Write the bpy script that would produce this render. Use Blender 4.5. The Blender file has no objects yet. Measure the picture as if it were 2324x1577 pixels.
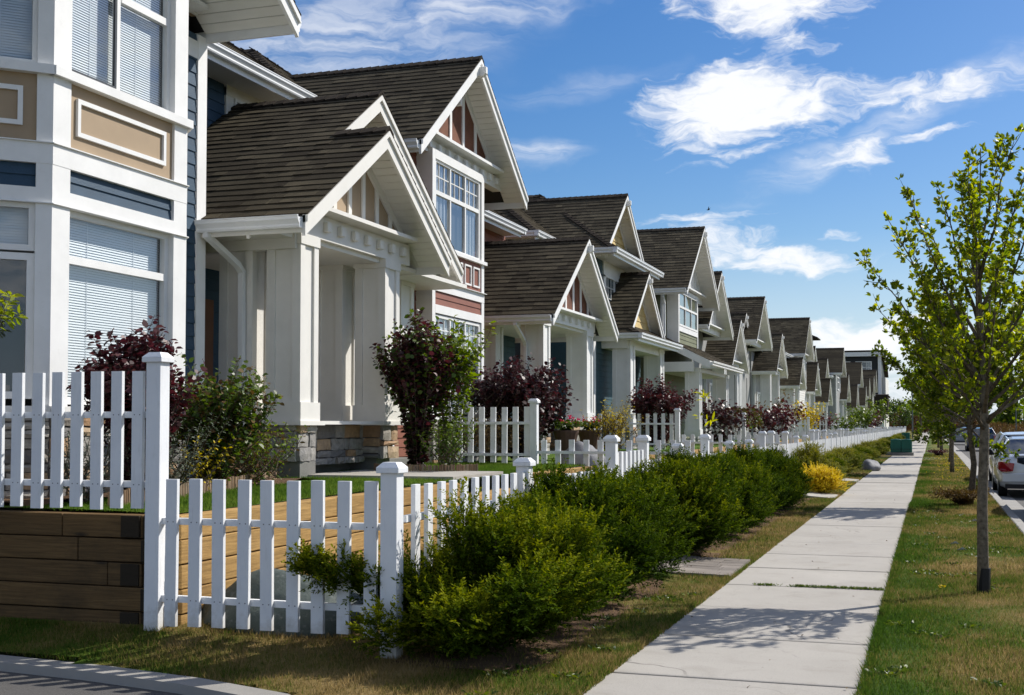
import bpy, math, random
import numpy as np
from mathutils import Vector, Matrix
R=math.radians
random.seed(7); rng=np.random.default_rng(11)
scene=bpy.context.scene
# ------------------------------------------------------------------ camera
F=2833.0; H=1.55; PITCH=R(2.1); YAW=math.atan(953*math.cos(PITCH)/F)
fw=Vector((-math.sin(YAW)*math.cos(PITCH),math.cos(YAW)*math.cos(PITCH),math.sin(PITCH)))
rt=Vector((math.cos(YAW),math.sin(YAW),0)); upv=rt.cross(fw)
cam=bpy.data.cameras.new('camera'); camo=bpy.data.objects.new('camera',cam); scene.collection.objects.link(camo)
cam.sensor_width=36; cam.sensor_fit='HORIZONTAL'; cam.lens=36*F/2324; cam.shift_y=72.5/2324
cam.clip_start=0.05; cam.clip_end=3000
camo.matrix_world=Matrix((( rt.x,upv.x,-fw.x,0),(rt.y,upv.y,-fw.y,0),(rt.z,upv.z,-fw.z,H),(0,0,0,1)))
scene.camera=camo
# ------------------------------------------------------------------ light
SUN_EL=R(40); SUN_DIR=Vector((.64,.768,0)).normalized()*math.cos(SUN_EL)+Vector((0,0,math.sin(SUN_EL)))
sl=bpy.data.lights.new('sun','SUN'); sl.energy=3.85; sl.angle=R(.5); sl.color=(1,.955,.88)
so=bpy.data.objects.new('sun',sl); scene.collection.objects.link(so)
so.rotation_euler=SUN_DIR.to_track_quat('Z','Y').to_euler()
scene.view_settings.view_transform='Standard'; scene.view_settings.look='None'
scene.view_settings.exposure=0.60; scene.view_settings.gamma=1
scene.render.engine='CYCLES'
try:
    scene.cycles.use_denoising=True; scene.cycles.denoiser='OPENIMAGEDENOISE'
except Exception: pass
scene.cycles.max_bounces=6; scene.cycles.transparent_max_bounces=12
scene.cycles.caustics_reflective=False; scene.cycles.caustics_refractive=False
# ------------------------------------------------------------------ world
W=bpy.data.worlds.new('World'); scene.world=W; W.use_nodes=True
class NT:
    def __init__(s,nt): s.nt=nt; nt.nodes.clear()
    def n(s,t,**k):
        x=s.nt.nodes.new(t)
        for a,b in k.items(): setattr(x,a,b)
        return x
    def l(s,a,b): s.nt.links.new(a,b)
    def math(s,op,a,b=None,c=None,clamp=False):
        x=s.n('ShaderNodeMath',operation=op); x.use_clamp=clamp
        for i,v in enumerate((a,b,c)):
            if v is None: continue
            if isinstance(v,(int,float)): x.inputs[i].default_value=v
            else: s.l(v,x.inputs[i])
        return x.outputs[0]
    def mix(s,f,a,b):
        x=s.n('ShaderNodeMix',data_type='RGBA')
        for i,v in ((0,f),(6,a),(7,b)):
            if isinstance(v,(int,float)): x.inputs[i].default_value=v
            elif isinstance(v,tuple): x.inputs[i].default_value=(*v[:3],1)
            else: s.l(v,x.inputs[i])
        return x.outputs[2]
    def noise(s,vec,scale,det=3,rough=.55,dist=0):
        x=s.n('ShaderNodeTexNoise'); x.inputs['Scale'].default_value=scale; x.inputs['Detail'].default_value=det
        x.inputs['Roughness'].default_value=rough; x.inputs['Distortion'].default_value=dist
        if vec is not None: s.l(vec,x.inputs['Vector'])
        return x.outputs['Fac']
    def ramp(s,f,pts):
        x=s.n('ShaderNodeValToRGB'); e=x.color_ramp.elements
        while len(e)<len(pts): e.new(.5)
        for i,(p,c) in enumerate(pts): e[i].position=p; e[i].color=(*c,1) if isinstance(c,tuple) else (c,c,c,1)
        s.l(f,x.inputs[0]); return x.outputs[0]
def pix_dir(x,y): return (fw+rt*((x-1162)/F)-upv*((y-861)/F)).normalized()
def azel(x,y):
    d=pix_dir(x,y); return math.degrees(math.atan2(d.x,d.y)),math.degrees(math.asin(d.z))
def build_world():
    t=NT(W.node_tree)
    sky=t.n('ShaderNodeTexSky',sky_type='NISHITA'); sky.sun_disc=False
    sky.sun_elevation=SUN_EL; sky.sun_rotation=math.atan2(SUN_DIR.x,SUN_DIR.y)
    sky.air_density=1.0; sky.dust_density=.6; sky.ozone_density=3.2; sky.altitude=50
    tc=t.n('ShaderNodeTexCoord'); sep=t.n('ShaderNodeSeparateXYZ'); t.l(tc.outputs['Generated'],sep.inputs[0])
    az=t.math('MULTIPLY',t.math('ARCTAN2',sep.outputs[0],sep.outputs[1]),180/math.pi)
    el=t.math('MULTIPLY',t.math('ARCSINE',sep.outputs[2]),180/math.pi)
    cmb=t.n('ShaderNodeCombineXYZ'); t.l(az,cmb.inputs[0]); t.l(el,cmb.inputs[1]); P=cmb.outputs[0]
    def warp(P,sc,amp,sy=1.0):
        m=t.n('ShaderNodeMapping'); m.inputs['Scale'].default_value=(1,sy,1); t.l(P,m.inputs[0])
        x=t.n('ShaderNodeTexNoise'); x.inputs['Scale'].default_value=sc; x.inputs['Detail'].default_value=4
        t.l(m.outputs[0],x.inputs['Vector'])
        s=t.n('ShaderNodeVectorMath',operation='SUBTRACT'); t.l(x.outputs['Color'],s.inputs[0]); s.inputs[1].default_value=(.5,.5,.5)
        c=t.n('ShaderNodeVectorMath',operation='MULTIPLY'); t.l(s.outputs[0],c.inputs[0]); c.inputs[1].default_value=(amp*1.6,amp*.8,0)
        a=t.n('ShaderNodeVectorMath',operation='ADD'); t.l(P,a.inputs[0]); t.l(c.outputs[0],a.inputs[1]); return a.outputs[0]
    PW=warp(P,.35,2.6,1.6)
    blobs=[ # px centre, radii px, tilt deg (up to the right +), strength
     (1770,-5,210,95,0,1.25),(1545,10,80,60,0,.8),(1650,240,195,105,8,1.5),(1560,205,70,45,0,.8),(1800,245,130,62,8,1.25),(2020,215,190,50,-4,.92),
     (2190,195,120,42,8,.95),(2280,160,120,30,32,.66),(2010,290,260,24,25,.62),(1700,350,190,24,12,.75),(1945,352,110,44,10,1.05),(1805,105,95,40,-10,.85),
     (2115,305,95,15,3,.9),(1790,592,190,34,-2,1.2),(1640,560,150,60,-5,.95),(1580,500,190,22,4,.8),(1880,525,60,20,-6,.75),(1220,352,110,32,3,.62),
     (760,90,420,130,8,.62),(1050,25,420,70,14,.66),(2010,290,330,40,25,.6),(1330,200,200,30,10,.22),(1930,770,170,52,-8,1.3),(2070,748,150,52,10,1.1),(2250,800,260,60,0,.9),(1990,830,190,40,2,.8),(2080,905,260,55,0,.85),
     (1320,640,300,28,14,.22),(1100,470,70,120,30,.25)]
    acc=None; veil=None
    for (x,y,rx,ry,rot,st) in blobs:
        a,e=azel(x,y); dx=math.degrees(rx/F); dy=math.degrees(ry/F)
        m=t.n('ShaderNodeMapping',vector_type='TEXTURE'); t.l(PW,m.inputs[0])
        m.inputs['Location'].default_value=(a,e,0); m.inputs['Rotation'].default_value=(0,0,R(rot)); m.inputs['Scale'].default_value=(dx,dy,1)
        ln=t.n('ShaderNodeVectorMath',operation='LENGTH'); t.l(m.outputs[0],ln.inputs[0])
        mr=t.n('ShaderNodeMapRange',interpolation_type='SMOOTHSTEP'); t.l(ln.outputs['Value'],mr.inputs[0])
        mr.inputs[1].default_value=0.25; mr.inputs[2].default_value=1.45; mr.inputs[3].default_value=st; mr.inputs[4].default_value=0
        if st<.72: veil=mr.outputs[0] if veil is None else t.math('MAXIMUM',veil,mr.outputs[0]); mr.inputs[1].default_value=0.
        else: acc=mr.outputs[0] if acc is None else t.math('MAXIMUM',acc,mr.outputs[0])
    mp=t.n('ShaderNodeMapping'); mp.inputs['Scale'].default_value=(.45,1.5,1); mp.inputs['Rotation'].default_value=(0,0,R(-14)); t.l(PW,mp.inputs[0])
    n1=t.noise(mp.outputs[0],1.3,8,.62,.3)
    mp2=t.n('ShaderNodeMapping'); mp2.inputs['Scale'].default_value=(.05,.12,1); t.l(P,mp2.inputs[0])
    far=t.noise(mp2.outputs[0],1.0,4)   # unseen clouds in the rest of the sky, added for neutral fill light
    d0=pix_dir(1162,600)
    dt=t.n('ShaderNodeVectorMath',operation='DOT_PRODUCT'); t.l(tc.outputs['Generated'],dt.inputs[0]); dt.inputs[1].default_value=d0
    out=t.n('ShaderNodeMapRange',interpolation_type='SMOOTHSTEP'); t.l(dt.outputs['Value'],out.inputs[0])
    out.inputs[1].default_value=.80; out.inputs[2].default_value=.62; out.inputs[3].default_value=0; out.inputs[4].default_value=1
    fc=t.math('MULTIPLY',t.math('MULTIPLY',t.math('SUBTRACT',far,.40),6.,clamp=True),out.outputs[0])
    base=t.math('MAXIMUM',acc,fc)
    s=t.math('ADD',t.math('MULTIPLY',t.math('SUBTRACT',n1,.5),1.9),t.math('SUBTRACT',base,.52))
    dens=t.n('ShaderNodeMapRange',interpolation_type='SMOOTHSTEP'); t.l(s,dens.inputs[0])
    dens.inputs[1].default_value=-.16; dens.inputs[2].default_value=.85; dens.inputs[3].default_value=0; dens.inputs[4].default_value=.97
    # thin veil towards the horizon
    hv=t.n('ShaderNodeMapRange'); t.l(el,hv.inputs[0]); hv.inputs[1].default_value=0; hv.inputs[2].default_value=8.5; hv.inputs[3].default_value=.85; hv.inputs[4].default_value=0
    hsv=t.n('ShaderNodeHueSaturation'); hsv.inputs['Saturation'].default_value=1.36; t.l(sky.outputs[0],hsv.inputs['Color'])
    hsv.inputs['Hue'].default_value=.507
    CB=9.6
    mv=t.n('ShaderNodeMapping'); mv.inputs['Scale'].default_value=(.16,.9,1); mv.inputs['Rotation'].default_value=(0,0,R(-20)); t.l(PW,mv.inputs[0])
    vn=t.n('ShaderNodeMapRange',interpolation_type='SMOOTHSTEP'); t.l(t.noise(mv.outputs[0],1.6,7,.6,.5),vn.inputs[0]); vn.inputs[1].default_value=.30; vn.inputs[2].default_value=.72; vn.inputs[3].default_value=.12; vn.inputs[4].default_value=1.
    vd=t.math('MULTIPLY',veil,vn.outputs[0])
    edge=t.n('ShaderNodeMapRange',interpolation_type='SMOOTHSTEP'); t.l(base,edge.inputs[0]); edge.inputs[1].default_value=.02; edge.inputs[2].default_value=.45
    d2=t.math('MAXIMUM',t.math('MULTIPLY',dens.outputs[0],edge.outputs[0]),vd)
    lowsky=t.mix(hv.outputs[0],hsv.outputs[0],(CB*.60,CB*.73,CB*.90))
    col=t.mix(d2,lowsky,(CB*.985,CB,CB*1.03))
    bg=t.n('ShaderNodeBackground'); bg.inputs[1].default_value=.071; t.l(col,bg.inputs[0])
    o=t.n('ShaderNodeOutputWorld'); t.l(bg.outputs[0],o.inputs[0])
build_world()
# ------------------------------------------------------------------ materials
MATS={}
def new_mat(name):
    m=bpy.data.materials.new(name); m.use_nodes=True; t=NT(m.node_tree)
    o=t.n('ShaderNodeOutputMaterial'); p=t.n('ShaderNodeBsdfPrincipled'); t.l(p.outputs[0],o.inputs[0])
    MATS[name]=m; return m,t,p,o
def paint(name,col,rough=.55,var=.06,bump=.0,bscale=60,dirt=.0,spec=.3,metal=0,tint=0.,scale=3):
    m,t,p,o=new_mat(name); tc=t.n('ShaderNodeTexCoord').outputs['Object']
    n=t.noise(tc,scale,5,.6)
    lo=tuple(c*(1-var*2) for c in col); hi=tuple(min(1,c*(1+var)) for c in col)
    c=t.mix(t.ramp(n,[(.3,0.),(.7,1.)]),lo,hi)
    if dirt:
        n2=t.noise(tc,11,6,.7); c=t.mix(t.math('MULTIPLY',t.ramp(n2,[(.58,0.),(.75,1.)]),dirt),c,(.25,.22,.17))
    if tint:
        a=t.n('ShaderNodeAttribute',attribute_name='tint'); 
        c=t.mix(t.math('MULTIPLY',a.outputs['Fac'],tint),c,(0,0,0))
    t.l(c,p.inputs['Base Color']); p.inputs['Roughness'].default_value=rough; p.inputs['Metallic'].default_value=metal
    p.inputs['Specular IOR Level'].default_value=spec
    if bump:
        b=t.n('ShaderNodeBump'); b.inputs['Strength'].default_value=bump; b.inputs['Distance'].default_value=.01
        t.l(t.noise(tc,bscale,4,.6),b.inputs['Height']); t.l(b.outputs[0],p.inputs['Normal'])
    return m
def tinted(name,cols,rough=.8,spec=.15,bump=0,bscale=120,trans=0,var=.25,nscale=9):
    """colour picked by the per-face attribute 'tint' (0..1)"""
    m,t,p,o=new_mat(name); tc=t.n('ShaderNodeTexCoord').outputs['Object']
    a=t.n('ShaderNodeAttribute',attribute_name='tint')
    c=t.ramp(a.outputs['Fac'],[(i/(len(cols)-1),k) for i,k in enumerate(cols)])
    n=t.noise(tc,nscale,5,.65)
    c=t.mix(t.math('MULTIPLY',t.ramp(n,[(.3,1.),(.7,0.)]),var*2),c,tuple(k*.35 for k in cols[0]))
    t.l(c,p.inputs['Base Color']); p.inputs['Roughness'].default_value=rough; p.inputs['Specular IOR Level'].default_value=spec
    if bump:
        b=t.n('ShaderNodeBump'); b.inputs['Strength'].default_value=bump; b.inputs['Distance'].default_value=.01
        t.l(t.noise(tc,bscale,4,.6),b.inputs['Height']); t.l(b.outputs[0],p.inputs['Normal'])
    if trans:
        tr=t.n('ShaderNodeBsdfTranslucent')
        hs=t.n('ShaderNodeHueSaturation'); hs.inputs['Value'].default_value=1.5; hs.inputs['Saturation'].default_value=1.1; t.l(c,hs.inputs['Color']); t.l(hs.outputs[0],tr.inputs[0])
        mx=t.n('ShaderNodeMixShader'); mx.inputs[0].default_value=trans; t.l(p.outputs[0],mx.inputs[1]); t.l(tr.outputs[0],mx.inputs[2]); t.l(mx.outputs[0],o.inputs[0])
    return m
def fence_white():
    m,t,p,o=new_mat('white_fence'); g=t.n('ShaderNodeNewGeometry').outputs['Position']
    n=t.noise(g,3,5,.6); c=t.mix(t.ramp(n,[(.3,0.),(.7,1.)]),(.74,.75,.77),(.82,.83,.84))
    mp=t.n('ShaderNodeMapping'); mp.inputs['Scale'].default_value=(30,30,3); t.l(g,mp.inputs[0]); gr=t.noise(mp.outputs[0],1.6,6,.7)
    c=t.mix(t.ramp(gr,[(.58,0.),(.78,.45)]),c,(.45,.43,.38))
    sz=t.n('ShaderNodeSeparateXYZ'); t.l(g,sz.inputs[0]); n2=t.noise(g,9,5,.7)
    h=t.math('SUBTRACT',t.math('MULTIPLY',n2,.55),sz.outputs[2]); f=t.n('ShaderNodeMapRange'); t.l(h,f.inputs[0]); f.inputs[1].default_value=-.02; f.inputs[2].default_value=.28; f.inputs[3].default_value=0; f.inputs[4].default_value=.75
    c=t.mix(f.outputs[0],c,(.30,.25,.16))
    a=t.n('ShaderNodeAttribute',attribute_name='tint'); c=t.mix(t.math('MULTIPLY',a.outputs['Fac'],.12),c,(.3,.3,.3))
    c=t.mix(t.math('MULTIPLY',t.math('GREATER_THAN',a.outputs['Fac'],.9),.85),c,(.06,.055,.05))
    t.l(c,p.inputs['Base Color']); p.inputs['Roughness'].default_value=.6; p.inputs['Specular IOR Level'].default_value=.3
    b=t.n('ShaderNodeBump'); b.inputs['Strength'].default_value=.5; b.inputs['Distance'].default_value=.006; t.l(gr,b.inputs['Height']); t.l(b.outputs[0],p.inputs['Normal'])
paint('white',(.78,.775,.76),.5,.035,.12,140,.10)
fence_white()
paint('cream',(.74,.72,.675),.55,.03,.1,140,.08)
paint('soffit',(.72,.705,.66),.6,.03)
paint('gutter_white',(.78,.79,.80),.35,.03,spec=.5,dirt=.08)
paint('tan',(.37,.275,.18),.7,.04,.1,200)
paint('blue_siding',(.026,.062,.105),.55,.10,.25,60)
paint('red_siding',(.23,.085,.055),.6,.08,.2,60)
paint('teal_siding',(.035,.08,.10),.6,.1,.2,60)
paint('green_siding',(.17,.175,.095),.6,.08,.2,60)
paint('yellow_shingle',(.62,.46,.20),.7,.12,.5,50)
paint('grey_siding',(.33,.33,.32),.6,.08)
paint('dark_siding',(.018,.02,.022),.5,.1)
paint('stucco',(.17,.07,.042),.9,.2,1.0,45)
paint('black_edge',(.02,.02,.022),.6,.1)
paint('concrete',(.31,.295,.27),.85,.07,.3,160,.06,scale=1.6)
paint('paver',(.27,.235,.205),.9,.12,.5,90,.1,tint=.35)
paint('foundation',(.20,.195,.18),.9,.1,.5,60)
paint('screen',(.05,.055,.06),.4,.05)
paint('interior',(.03,.032,.035),.9,.1)
paint('blind',(.70,.72,.74),.5,.02)
paint('curtain',(.55,.55,.54),.8,.05)
paint('plastic_green',(.008,.095,.068),.4,.08,.05)
paint('tyre',(.018,.018,.018),.8,.1)
paint('rim',(.35,.36,.38),.35,.05,metal=.7)
paint('light_red',(.30,.008,.02),.15,.05,spec=.8)
paint('plate',(.6,.6,.62),.4,.05)
paint('black_trim',(.012,.012,.014),.4,.1)
paint('terracotta',(.10,.06,.045),.8,.1)
paint('pole_grey',(.10,.12,.12),.5,.1)
paint('door_brown',(.14,.06,.03),.5,.1)
paint('litter',(.7,.7,.7),.6,.05)
def carpaint(name,col,rough=.25,metal=.3):
    m,t,p,o=new_mat(name); p.inputs['Base Color'].default_value=(*col,1); p.inputs['Roughness'].default_value=rough
    p.inputs['Metallic'].default_value=metal; p.inputs['Coat Weight'].default_value=.8; p.inputs['Coat Roughness'].default_value=.05
carpaint('car_silver',(.60,.63,.66),.35,.35); carpaint('car_white',(.68,.70,.72),.35,.1)
carpaint('car_black',(.008,.01,.02)); carpaint('car_blue',(.02,.03,.07)); carpaint('car_grey',(.2,.22,.26))
def glass(name,tint=(.94,.97,.98),refl=.09,dark=0):
    m=bpy.data.materials.new(name); m.use_nodes=True; t=NT(m.node_tree); MATS[name]=m
    o=t.n('ShaderNodeOutputMaterial'); g=t.n('ShaderNodeBsdfGlossy'); g.inputs['Roughness'].default_value=.01; g.inputs['Color'].default_value=(.9,.95,1,1)
    tr=t.n('ShaderNodeBsdfTransparent'); tr.inputs[0].default_value=(*tint,1)
    fr=t.n('ShaderNodeLayerWeight'); fr.inputs[0].default_value=.5
    f=t.math('ADD',t.math('MULTIPLY',t.math('POWER',fr.outputs['Facing'],3.2),.8),refl,clamp=True)
    mx=t.n('ShaderNodeMixShader'); t.l(f,mx.inputs[0]); t.l(tr.outputs[0],mx.inputs[1]); t.l(g.outputs[0],mx.inputs[2]); t.l(mx.outputs[0],o.inputs[0])
glass('glass'); glass('car_glass',(.05,.07,.08),.12)
tinted('shingle',[(.044,.036,.026),(.066,.055,.038),(.088,.074,.050),(.125,.105,.070)],.95,.06,.6,160,var=.24,nscale=.8)
tinted('ridge_shingle',[(.035,.028,.022),(.056,.045,.034),(.075,.06,.045)],.95,.08,.5,220,var=.12)
tinted('stone',[(.19,.18,.175),(.27,.26,.25),(.38,.36,.33),(.46,.43,.38),(.30,.27,.23),(.46,.27,.14),(.54,.40,.26)],.85,.2,.9,35,var=.22,nscale=14)
tinted('timber_tan',[(.42,.25,.09),(.50,.31,.12),(.56,.37,.16)],.8,.15,.4,70,var=.15)
tinted('timber_brown',[(.17,.105,.05),(.22,.14,.07),(.09,.065,.045)],.85,.12,.4,70,var=.3)
tinted('log_edge',[(.28,.18,.11),(.36,.25,.16),(.42,.33,.24)],.85,.1)
tinted('bark',[(.13,.105,.075),(.20,.165,.12),(.30,.26,.20)],.9,.1,1.0,40,var=.45,nscale=22)
tinted('twig',[(.09,.07,.05),(.14,.11,.08)],.9,.1,.5,60)
tinted('leaf_lime',[(.08,.12,.010),(.15,.21,.014),(.28,.32,.018),(.45,.43,.025)],.45,.35,trans=.5,var=.05)
tinted('leaf_dark',[(.055,.09,.010),(.10,.155,.012),(.19,.24,.016),(.36,.37,.02)],.5,.3,trans=.42,var=.05)
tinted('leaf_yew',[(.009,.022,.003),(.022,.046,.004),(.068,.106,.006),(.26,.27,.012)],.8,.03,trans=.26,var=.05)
tinted('leaf_yew_gold',[(.035,.055,.006),(.075,.10,.009),(.16,.17,.012),(.30,.27,.02)],.6,.2,trans=.25,var=.05)
tinted('leaf_yellow',[(.20,.17,.008),(.42,.33,.012),(.62,.47,.02),(.72,.55,.04)],.6,.2,trans=.25,var=.05)
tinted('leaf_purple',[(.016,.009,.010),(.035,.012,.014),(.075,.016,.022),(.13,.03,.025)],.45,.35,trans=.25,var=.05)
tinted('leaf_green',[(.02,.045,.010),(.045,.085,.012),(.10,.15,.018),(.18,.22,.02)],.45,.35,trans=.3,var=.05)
tinted('leaf_brown',[(.06,.03,.015),(.11,.055,.025),(.12,.08,.02),(.16,.10,.03)],.7,.2,trans=.2,var=.05)
tinted('leaf_grey',[(.10,.12,.09),(.16,.19,.14),(.22,.25,.19)],.7,.2,trans=.2,var=.05)
tinted('flower_pink',[(.5,.02,.08),(.7,.05,.16)],.6,.2,trans=.2,var=.05)
tinted('flower_yellow',[(.6,.42,.02),(.7,.55,.05)],.6,.2,trans=.2,var=.05)
tinted('plume',[(.10,.035,.03),(.16,.06,.05)],.9,.05,trans=.4,var=.05)
def wood(name,base,dark,rot=0):
    """sawn timber with long grain, knots and drying cracks"""
    m,t,p,o=new_mat(name); tc=t.n('ShaderNodeTexCoord').outputs['Object']
    a=t.n('ShaderNodeAttribute',attribute_name='tint')
    mp=t.n('ShaderNodeMapping'); mp.inputs['Scale'].default_value=((1.2,1.2,26)); t.l(tc,mp.inputs[0])
    g=t.noise(mp.outputs[0],2.2,6,.65,.6)
    mp2=t.n('ShaderNodeMapping'); mp2.inputs['Scale'].default_value=((1,1,3.5)); t.l(tc,mp2.inputs[0])
    k=t.n('ShaderNodeTexVoronoi'); k.inputs['Scale'].default_value=1.6; t.l(mp2.outputs[0],k.inputs['Vector'])
    c=t.mix(t.ramp(g,[(.35,0.),(.65,1.)]),tuple(x*.55 for x in base),base)
    c=t.mix(t.ramp(k.outputs['Distance'],[(.04,.9),(.13,0.)]),c,dark)
    st=t.noise(tc,1.3,5,.7); c=t.mix(t.ramp(st,[(.5,0.),(.75,.55)]),c,dark)
    c=t.mix(t.math('MULTIPLY',a.outputs['Fac'],.6),c,dark)
    t.l(c,p.inputs['Base Color']); p.inputs['Roughness'].default_value=.8; p.inputs['Specular IOR Level'].default_value=.15
    b=t.n('ShaderNodeBump'); b.inputs['Strength'].default_value=.4; b.inputs['Distance'].default_value=.01; t.l(g,b.inputs['Height']); t.l(b.outputs[0],p.inputs['Normal'])
wood('timber_new',(.56,.35,.13),(.16,.085,.03)); wood('timber_old',(.19,.115,.05),(.03,.024,.017))
def grass_cols(t,P,attr=False):
    n=t.noise(P,.55,4,.6,.4); n2=t.noise(P,2.6,5,.65); n3=t.noise(P,17,4,.7)
    s=t.math('ADD',t.math('MULTIPLY',n,.55),t.math('ADD',t.math('MULTIPLY',n2,.42),t.math('MULTIPLY',n3,.22)))
    sx=t.n('ShaderNodeSeparateXYZ'); t.l(P,sx.inputs[0]); e=t.math('ABSOLUTE',t.math('ADD',sx.outputs[0],.36)); mr=t.n('ShaderNodeMapRange',interpolation_type='SMOOTHSTEP'); t.l(e,mr.inputs[0]); mr.inputs[1].default_value=.08; mr.inputs[2].default_value=.55; mr.inputs[3].default_value=-.09; mr.inputs[4].default_value=0
    big=t.noise(P,.33,2)
    s=t.math('ADD',s,t.math('MULTIPLY',t.math('SUBTRACT',big,.5),.55))
    s=t.math('SUBTRACT',s,t.math('MULTIPLY',t.math('GREATER_THAN',sx.outputs[0],-.5),.022))
    return t.math('ADD',s,mr.outputs[0])
def grass_mat(name,ramp,pos='Object'):
    m,t,p,o=new_mat(name)
    P=t.n('ShaderNodeNewGeometry').outputs['Position']
    s=grass_cols(t,P)
    a=t.n('ShaderNodeAttribute',attribute_name='tint')
    s=t.math('ADD',s,t.math('MULTIPLY',t.math('SUBTRACT',a.outputs['Fac'],.5),.26))
    c=t.ramp(s,ramp); t.l(c,p.inputs['Base Color']); p.inputs['Roughness'].default_value=.9; p.inputs['Specular IOR Level'].default_value=.1
    return m,t,p,o,c
DRY=[(.38,(.036,.076,.008)),(.50,(.066,.11,.011)),(.58,(.125,.118,.026)),(.68,(.225,.16,.062)),(.80,(.31,.225,.10))]
LUSH=[(.35,(.035,.075,.008)),(.55,(.065,.125,.012)),(.72,(.11,.17,.02)),(.85,(.18,.19,.04))]
SOIL=[(.40,(.06,.038,.022)),(.6,(.13,.08,.048)),(.8,(.20,.13,.08))]
for nm,rp in (('grass_dry',DRY),('grass_lush',LUSH),('soil',SOIL)):
    m,t,p,o,c=grass_mat(nm,rp)
    b=t.n('ShaderNodeBump'); b.inputs['Strength'].default_value=.8; b.inputs['Distance'].default_value=.03
    t.l(t.noise(t.n('ShaderNodeNewGeometry').outputs['Position'],45,4,.7),b.inputs['Height']); t.l(b.outputs[0],p.inputs['Normal'])
for nm,rp in (('blade_dry',DRY),('blade_lush',LUSH)):
    m,t,p,o,c=grass_mat(nm,rp)
    tr=t.n('ShaderNodeBsdfTranslucent'); hs=t.n('ShaderNodeHueSaturation'); hs.inputs['Value'].default_value=1.6; t.l(c,hs.inputs['Color']); t.l(hs.outputs[0],tr.inputs[0])
    mx=t.n('ShaderNodeMixShader'); mx.inputs[0].default_value=.4; t.l(p.outputs[0],mx.inputs[1]); t.l(tr.outputs[0],mx.inputs[2]); t.l(mx.outputs[0],o.inputs[0])
def asphalt():
    m,t,p,o=new_mat('asphalt'); P=t.n('ShaderNodeNewGeometry').outputs['Position']
    n=t.noise(P,.8,4); n2=t.noise(P,130,3,.7)
    c=t.mix(t.ramp(n,[(.3,0.),(.7,1.)]),(.062,.058,.055),(.09,.085,.08)); c=t.mix(t.ramp(n2,[(.5,0.),(.72,.5)]),c,(.20,.19,.18))
    t.l(c,p.inputs['Base Color']); p.inputs['Roughness'].default_value=.9
    b=t.n('ShaderNodeBump'); b.inputs['Strength'].default_value=.6; b.inputs['Distance'].default_value=.01; t.l(n2,b.inputs['Height']); t.l(b.outputs[0],p.inputs['Normal'])
asphalt()
def walk_mat():
    m,t,p,o=new_mat('sidewalk_concrete'); P=t.n('ShaderNodeNewGeometry').outputs['Position']
    n=t.noise(P,.7,5,.6); n2=t.noise(P,90,4,.7); n3=t.noise(P,6,6,.7)
    a=t.n('ShaderNodeAttribute',attribute_name='tint')
    c=t.mix(t.ramp(n,[(.3,0.),(.7,1.)]),(.365,.34,.305),(.44,.412,.37))
    c=t.mix(t.math('MULTIPLY',a.outputs['Fac'],.30),c,(.29,.27,.24))
    c=t.mix(t.ramp(n2,[(.52,0.),(.72,.55)]),c,(.19,.18,.165)); c=t.mix(t.ramp(n3,[(.56,0.),(.74,.5)]),c,(.27,.245,.21))
    v=t.n('ShaderNodeTexVoronoi',feature='DISTANCE_TO_EDGE'); v.inputs['Scale'].default_value=.42; wn=t.n('ShaderNodeTexNoise'); wn.inputs['Scale'].default_value=2.2; t.l(P,wn.inputs['Vector'])
    va=t.n('ShaderNodeVectorMath',operation='MULTIPLY_ADD'); t.l(wn.outputs['Color'],va.inputs[0]); va.inputs[1].default_value=(.5,.5,0); t.l(P,va.inputs[2]); t.l(va.outputs[0],v.inputs['Vector'])
    ck=t.math('MULTIPLY',t.math('LESS_THAN',v.outputs['Distance'],.0028),t.ramp(n,[(.5,0.),(.62,1.)])); c=t.mix(t.math('MULTIPLY',ck,.6),c,(.12,.11,.1))
    bl=t.noise(P,2.1,3,.5,.8); c=t.mix(t.ramp(bl,[(.55,0.),(.7,.28)]),c,(.24,.215,.18))
    t.l(c,p.inputs['Base Color']); p.inputs['Roughness'].default_value=.88; p.inputs['Specular IOR Level'].default_value=.2
    b=t.n('ShaderNodeBump'); b.inputs['Strength'].default_value=.35; b.inputs['Distance'].default_value=.006; t.l(n2,b.inputs['Height']); t.l(b.outputs[0],p.inputs['Normal'])
walk_mat()
# ------------------------------------------------------------------ mesh helpers
COL=scene.collection
def worg(o):
    v=Vector((0,0,0))
    while o is not None: v+=o.location; o=o.parent
    return v
def link(name,me,mat,parent):
    o=bpy.data.objects.new(name,me); COL.objects.link(o)
    if mat and not me.materials: me.materials.append(MATS[mat])
    if parent is not None: o.parent=parent
    return o
def tag(o,label=None,cat=None,group=None,kind=None):
    for k,v in (('label',label),('category',cat),('group',group),('kind',kind)):
        if v: o[k]=v
    return o
def thing(name,label,cat,loc,group=None):
    o=bpy.data.objects.new(name,None); COL.objects.link(o); o.location=loc; o.empty_display_size=.2
    return tag(o,label,cat,group)
def kids(o): return [c for c in bpy.data.objects if c.parent==o]
def dup(o,loc=None,rz=0,parent=None,scale=None,cache={}):
    if o.name not in cache: cache[o.name]=kids(o)
    c=o.copy(); COL.objects.link(c); c.parent=parent
    if loc is not None: c.location=loc
    if rz: c.rotation_euler.z+=rz
    if scale: c.scale=(scale,)*3 if isinstance(scale,(int,float)) else scale
    for ch in cache[o.name]: dup(ch,parent=c)
    return c
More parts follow.
